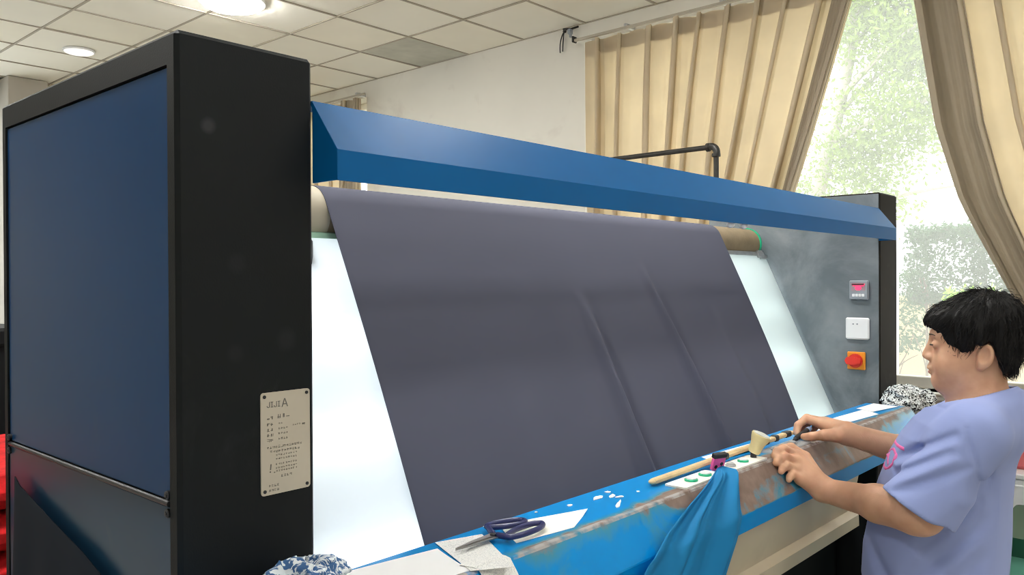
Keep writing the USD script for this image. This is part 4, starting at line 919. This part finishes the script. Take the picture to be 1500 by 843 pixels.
def body_sdf(P):
    d = limited(P, (2.11, .36, 1.22), (2.37, .68, 1.53), head_sdf)
    d = smin(d, limited(P, (2.10, .30, 1.10), (2.38, .66, 1.40), neck_sdf), .025)
    t = smax(torso_sdf(P, -.014), P[:, 2]-1.22, .02); t = smin(t, shoulders(P, -.012), .05); d = smin(d, t, .03)
    d = smin(d, limited(P, (1.90, .36, .90), (2.22, .92, 1.30), lambda p: arm_sdf(p, SL, EL_, WL)), .012)
    d = smin(d, limited(P, (2.28, .36, .92), (2.56, .94, 1.30), lambda p: arm_sdf(p, SR, ER, WR)), .012)
    d = smin(d, limited(P, (1.97, .78, .94), (2.22, .99, 1.14), lambda p: hand_sdf(p, handL, WL)), .014)
    d = smin(d, limited(P, (2.24, .80, 1.04), (2.50, 1.05, 1.18), lambda p: hand_sdf(p, handR, WR)), .014)
    return d
def shirt_sdf(P):
    d = torso_sdf(P, .004, 1.24)
    d = smin(d, shoulders(P, .002), .08)
    d = smin(d, cone(P, (2.24, .480, 1.205), (2.24, .485, 1.25), .082, .074), .04)
    # sleeves
    for S, E, side in ((SL, EL_, -1), (SR, ER, 1)):
        S, E = np.array(S), np.array(E); ax_ = (E-S)/np.linalg.norm(E-S); L = np.linalg.norm(E-S)
        hem = S+ax_*(L*.98)+np.array([0, .012, 0]); o = cone(P, S, hem+ax_*.04, .067, .093)
        cut = ((P-hem)@ax_)
        o = smax(o, cut, .004)
        inner = np.maximum(cone(P, S+ax_*L*.5, hem+ax_*.12, .054, .083), -(cut+.045))
        o = smax(o, -inner, .004)
        d = smin(d, o, .028)
    # creases on the near side and folds
    near = np.clip((2.16-P[:, 0])/.05, 0, 1)
    def groove(y0, z0, y1, z1, w, a):
        ab = np.array([y1-y0, z1-z0]); q = P[:, 1:]-np.array([y0, z0]); t = np.clip((q@ab)/(ab@ab), 0, 1); dd = np.linalg.norm(q-t[:, None]*ab, axis=1)
        return a*np.exp(-(dd/w)**2)*np.sin(np.pi*np.clip(t*.9+.1, 0, 1))**.5*near
    d = d+groove(.485, 1.195, .640, 1.105, .012, .012)+groove(.500, 1.160, .640, 1.075, .011, .010)+groove(.455, 1.13, .60, 1.06, .011, .009)-groove(.49, 1.177, .64, 1.09, .011, .009)-groove(.48, 1.145, .62, 1.07, .010, .008)
    d = d+groove(.462, 1.215, .440, 1.13, .005, .005)+groove(.440, 1.13, .452, 1.055, .006, .006)                            # armhole seam
    d = d+groove(.445, 1.10, .42, .98, .015, .010)+groove(.47, 1.03, .58, .90, .018, .011)+groove(.44, 1.0, .60, .83, .020, .011)+groove(.43, .93, .56, .78, .020, .010)+groove(.70, .90, .62, .80, .016, .010)
    q = P*np.array([9, 9, 5]); d = d+(meshkit.fbm(q, 2, 12)-.5)*.014
    # neckline and hem
    pl = P[:, 2]-(1.283-.36*(P[:, 1]-.427)); near_neck = np.hypot(P[:, 0]-2.24, P[:, 1]-.48)-.125
    d = smax(d, -np.maximum(-pl, near_neck), .005)
    nk = cone(P, (2.24, .486, 1.19), (2.24, .490, 1.36), .064, .074)
    d = smax(d, -nk, .005)
    d = smax(d, .745-P[:, 2], .006)
    return d
pr = xf('person', 'black-haired person in a periwinkle blue T-shirt working at the table', 'person', (2.24, .5, 0))
bm = net(body_sdf, (1.90, .34, .90), (2.58, 1.06, 1.52), .0030)
bm = biggest(bm)
def legs_sdf(P, g=0.):
    d = None
    for sx in (-1, 1):
        hip, kn, an = (2.24+sx*.085, .592, .80), (2.24+sx*.10, .56, .45), (2.24+sx*.105, .53, .09)
        c = smin(cone(P, hip, kn, .092+g, .068+g), cone(P, kn, an, .064+g, .042+g), .03); d = c if d is None else smin(d, c, .02)
    return smin(d, ell(P, (2.24, .590, .83), (.160+g, .122+g, .13+g)), .05)
lg = net(lambda P: smax(legs_sdf(P), P[:, 2]-.93, .01), (1.98, .36, .03), (2.50, .80, .96), .008)
part(pr, 'body', cat_([bm, lg]), M['skin'], smooth=True)
sm_ = net(shirt_sdf, (1.88, .34, .72), (2.60, .84, 1.32), .0040)
part(pr, 'shirt', biggest(sm_), M['shirt'], 'periwinkle blue short-sleeved T-shirt', smooth=True)
part(pr, 'trousers', net(lambda P: smax(smax(legs_sdf(P, .012), P[:, 2]-.86, .01), .10-P[:, 2], .01), (1.96, .34, .05), (2.52, .82, .92), .008), M['trousers'], 'dark trousers', smooth=True)
for sx in (-1, 1):
    x = 2.24+sx*.105
    part(pr, 'shoe', net(lambda P: np.maximum(smin(ell(P, (x, .60, .035), (.045, .13, .040)), ell(P, (x, .53, .06), (.040, .055, .055)), .03), .002-P[:, 2]), (x-.07, .42, -.02), (x+.07, .76, .14), .006), M['shoe'], 'dark shoe', smooth=True)
# hair: a combed cap with a fringe, sideburns and nape
edge_y = np.array([-.20, -.070, -.060, -.046, -.034, -.022, -.006, .014, .022, .028, .040, .058, .066, .073, .086, .100, .118, .20])
edge_z = np.array([-.088, -.088, -.080, -.042, -.008, -.002, -.004, -.018, -.034, -.038, -.034, -.022, -.008, .014, .032, .040, .036, .036])
def hair_sdf(P):
    Q = hl(P)
    d = ell(Q, (0, -.003, .030), (.087, .096, .091))
    d = smin(d, ell(Q, (0, -.045, -.020), (.068, .050, .072)), .03)
    d = smin(d, ell(Q, (0, .070, .048), (.062, .042, .034)), .03)
    d = smin(d, ell(Q, (0, -.032, .066), (.068, .064, .050)), .03)
    th = np.arctan2(Q[:, 0], Q[:, 1]+.03); st = meshkit.fbm(np.stack([th*13, Q[:, 2]*16+Q[:, 1]*10, Q[:, 1]*8], 1), 3, 4)
    d = d+(st-.5)*.020
    lim = np.interp(Q[:, 1], edge_y, edge_z)+(meshkit.noise(np.stack([Q[:, 1]*160, Q[:, 0]*90, Q[:, 0]*0], 1), 3)-.5)*.022
    # seen from the front the fringe falls across the whole forehead
    cut = (lim-Q[:, 2])*.7
    return smax(d, cut, .004)
hm = biggest(net(hair_sdf, HC-[.125, .135, .13], HC+[.125, .145, .145], .0030))
hp = part(pr, 'hair', hm, M['hair'], 'short tousled black hair', smooth=True)
def strands(m, n, R):
    P, fi = trimesh.sample.sample_surface(m, n, seed=11); N_ = m.face_normals[fi]; out = []
    Q = (P-HC)@HR; crown = np.array([0, -.045, .11]); D = Q-crown; D /= np.linalg.norm(D, axis=1, keepdims=True)
    D = D@HR.T; T = D-N_*(D*N_).sum(1, keepdims=True); T /= np.maximum(np.linalg.norm(T, axis=1, keepdims=True), 1e-6)
    T = T+R.normal(size=T.shape)*.15; L = R.uniform(.014, .030, n)[:, None]
    down = np.array([0, 0, -1.])
    pts = [P-N_*.002+T*L*t+N_*(.0035*math.sin(t*2.6))*R.uniform(.3, 1.8, n)[:, None]+down*L*t*t*.25 for t in np.linspace(0, 1, 5)]
    return np.stack(pts, 1)
S_ = strands(hm, 3600, np.random.default_rng(2))
Qe = (S_[:, -1]-HC)@HR
S_ = S_[(Qe[:, 1] < .112) & (Qe[:, 2] > np.interp(Qe[:, 1], edge_y, edge_z)-.006)]
cv = UsdGeom.BasisCurves.Define(stage, hp+'/loose_strands'); cv.CreateTypeAttr('linear')
cv.CreateCurveVertexCountsAttr(Vt.IntArray.FromNumpy(np.full(len(S_), 5, np.int32))); cv.CreatePointsAttr(Vt.Vec3fArray.FromNumpy((S_.reshape(-1, 3)-LOC[pr]).astype(np.float32)))
cv.CreateWidthsAttr(Vt.FloatArray.FromNumpy(np.tile(np.array([.0011, .0011, .0010, .0008, .0003], np.float32), len(S_)))); cv.SetWidthsInterpolation('vertex')
UsdShade.MaterialBindingAPI.Apply(cv.GetPrim()).Bind(M['hair']); tag(cv.GetPrim(), kind='stuff')
for sx in (-1, 1):
    m = trimesh.creation.icosphere(2, 1).apply_transform(np.diag([.0130, .0062, .0024, 1])); m.apply_translation((sx*.031, .0945, -.0085)); m.vertices = HC+m.vertices@HR.T
    part(pr, 'eye', m, M['eye'], 'narrow dark eye', smooth=True)
    b = tube([hw(p) for p in spline([(sx*.014, .1005, .015), (sx*.028, .0985, .0175), (sx*.046, .083, .013)], 10)], np.array([.0022, .003, .003, .003, .003, .0028, .0025, .002, .0015, .001])*.55, 8)
    part(pr, 'eyebrow', b, M['brow'], smooth=True)
lp = trimesh.creation.icosphere(3, 1).apply_transform(np.diag([.0165, .0085, .0052, 1])).apply_translation((0, .0985, -.0685)); lq = trimesh.creation.icosphere(3, 1).apply_transform(np.diag([.0145, .0085, .0058, 1])).apply_translation((0, .0967, -.0782))
l_ = cat_([lp, lq]); l_.vertices = HC+l_.vertices@HR.T
part(pr, 'lips', l_, M['lips'], smooth=True)
# pink print on the chest
def onto(y_from, x, z):
    P = np.stack([np.full(200, x), np.linspace(.84, .50, 200), np.full(200, z)], 1).astype(np.float32); s = shirt_sdf(P); k = np.argmax(s < 0); return P[k, 1]
t = np.linspace(.5, 5.6, 30); cc = np.array([2.13, 1.098])
arcs = [np.c_[cc[0]+.034*np.cos(t), cc[1]+.024*np.sin(t)], np.c_[np.linspace(2.135, 2.165, 8), np.full(8, 1.100)], np.c_[np.linspace(2.09, 2.175, 12), np.full(12, 1.135)], np.c_[np.linspace(2.115, 2.145, 8), np.linspace(1.085, 1.108, 8)]]
ms = []
for a in arcs:
    P3 = np.array([(x, onto(0, x, z)-.0035, z) for x, z in a]); ms.append(tube(P3, .0054, 8))
part(pr, 'shirt_print', cat_(ms), M['shirt_print'], 'pink print on the chest', smooth=True)
# dark marking tool in the far hand
mt = xf('marking_tool', 'small dark marking tool held in the worker\'s far hand', 'tool', (2.315, .965, 1.09))
part(mt, 'barrel', tube([(2.285, .968, 1.0875), (2.345, .960, 1.1035)], [.007, .0085], 14), M['black_plastic'], smooth=50)
part(mt, 'tip', tube([(2.272, .970, 1.084), (2.286, .968, 1.0877)], [.003, .006], 12), M['black_plastic'], smooth=50)
part(mt, 'cap', tube([(2.345, .960, 1.1035), (2.362, .958, 1.108)], [.009, .007], 14), mk('blue_grey_cap', (.25, .32, .45), .3), smooth=50)
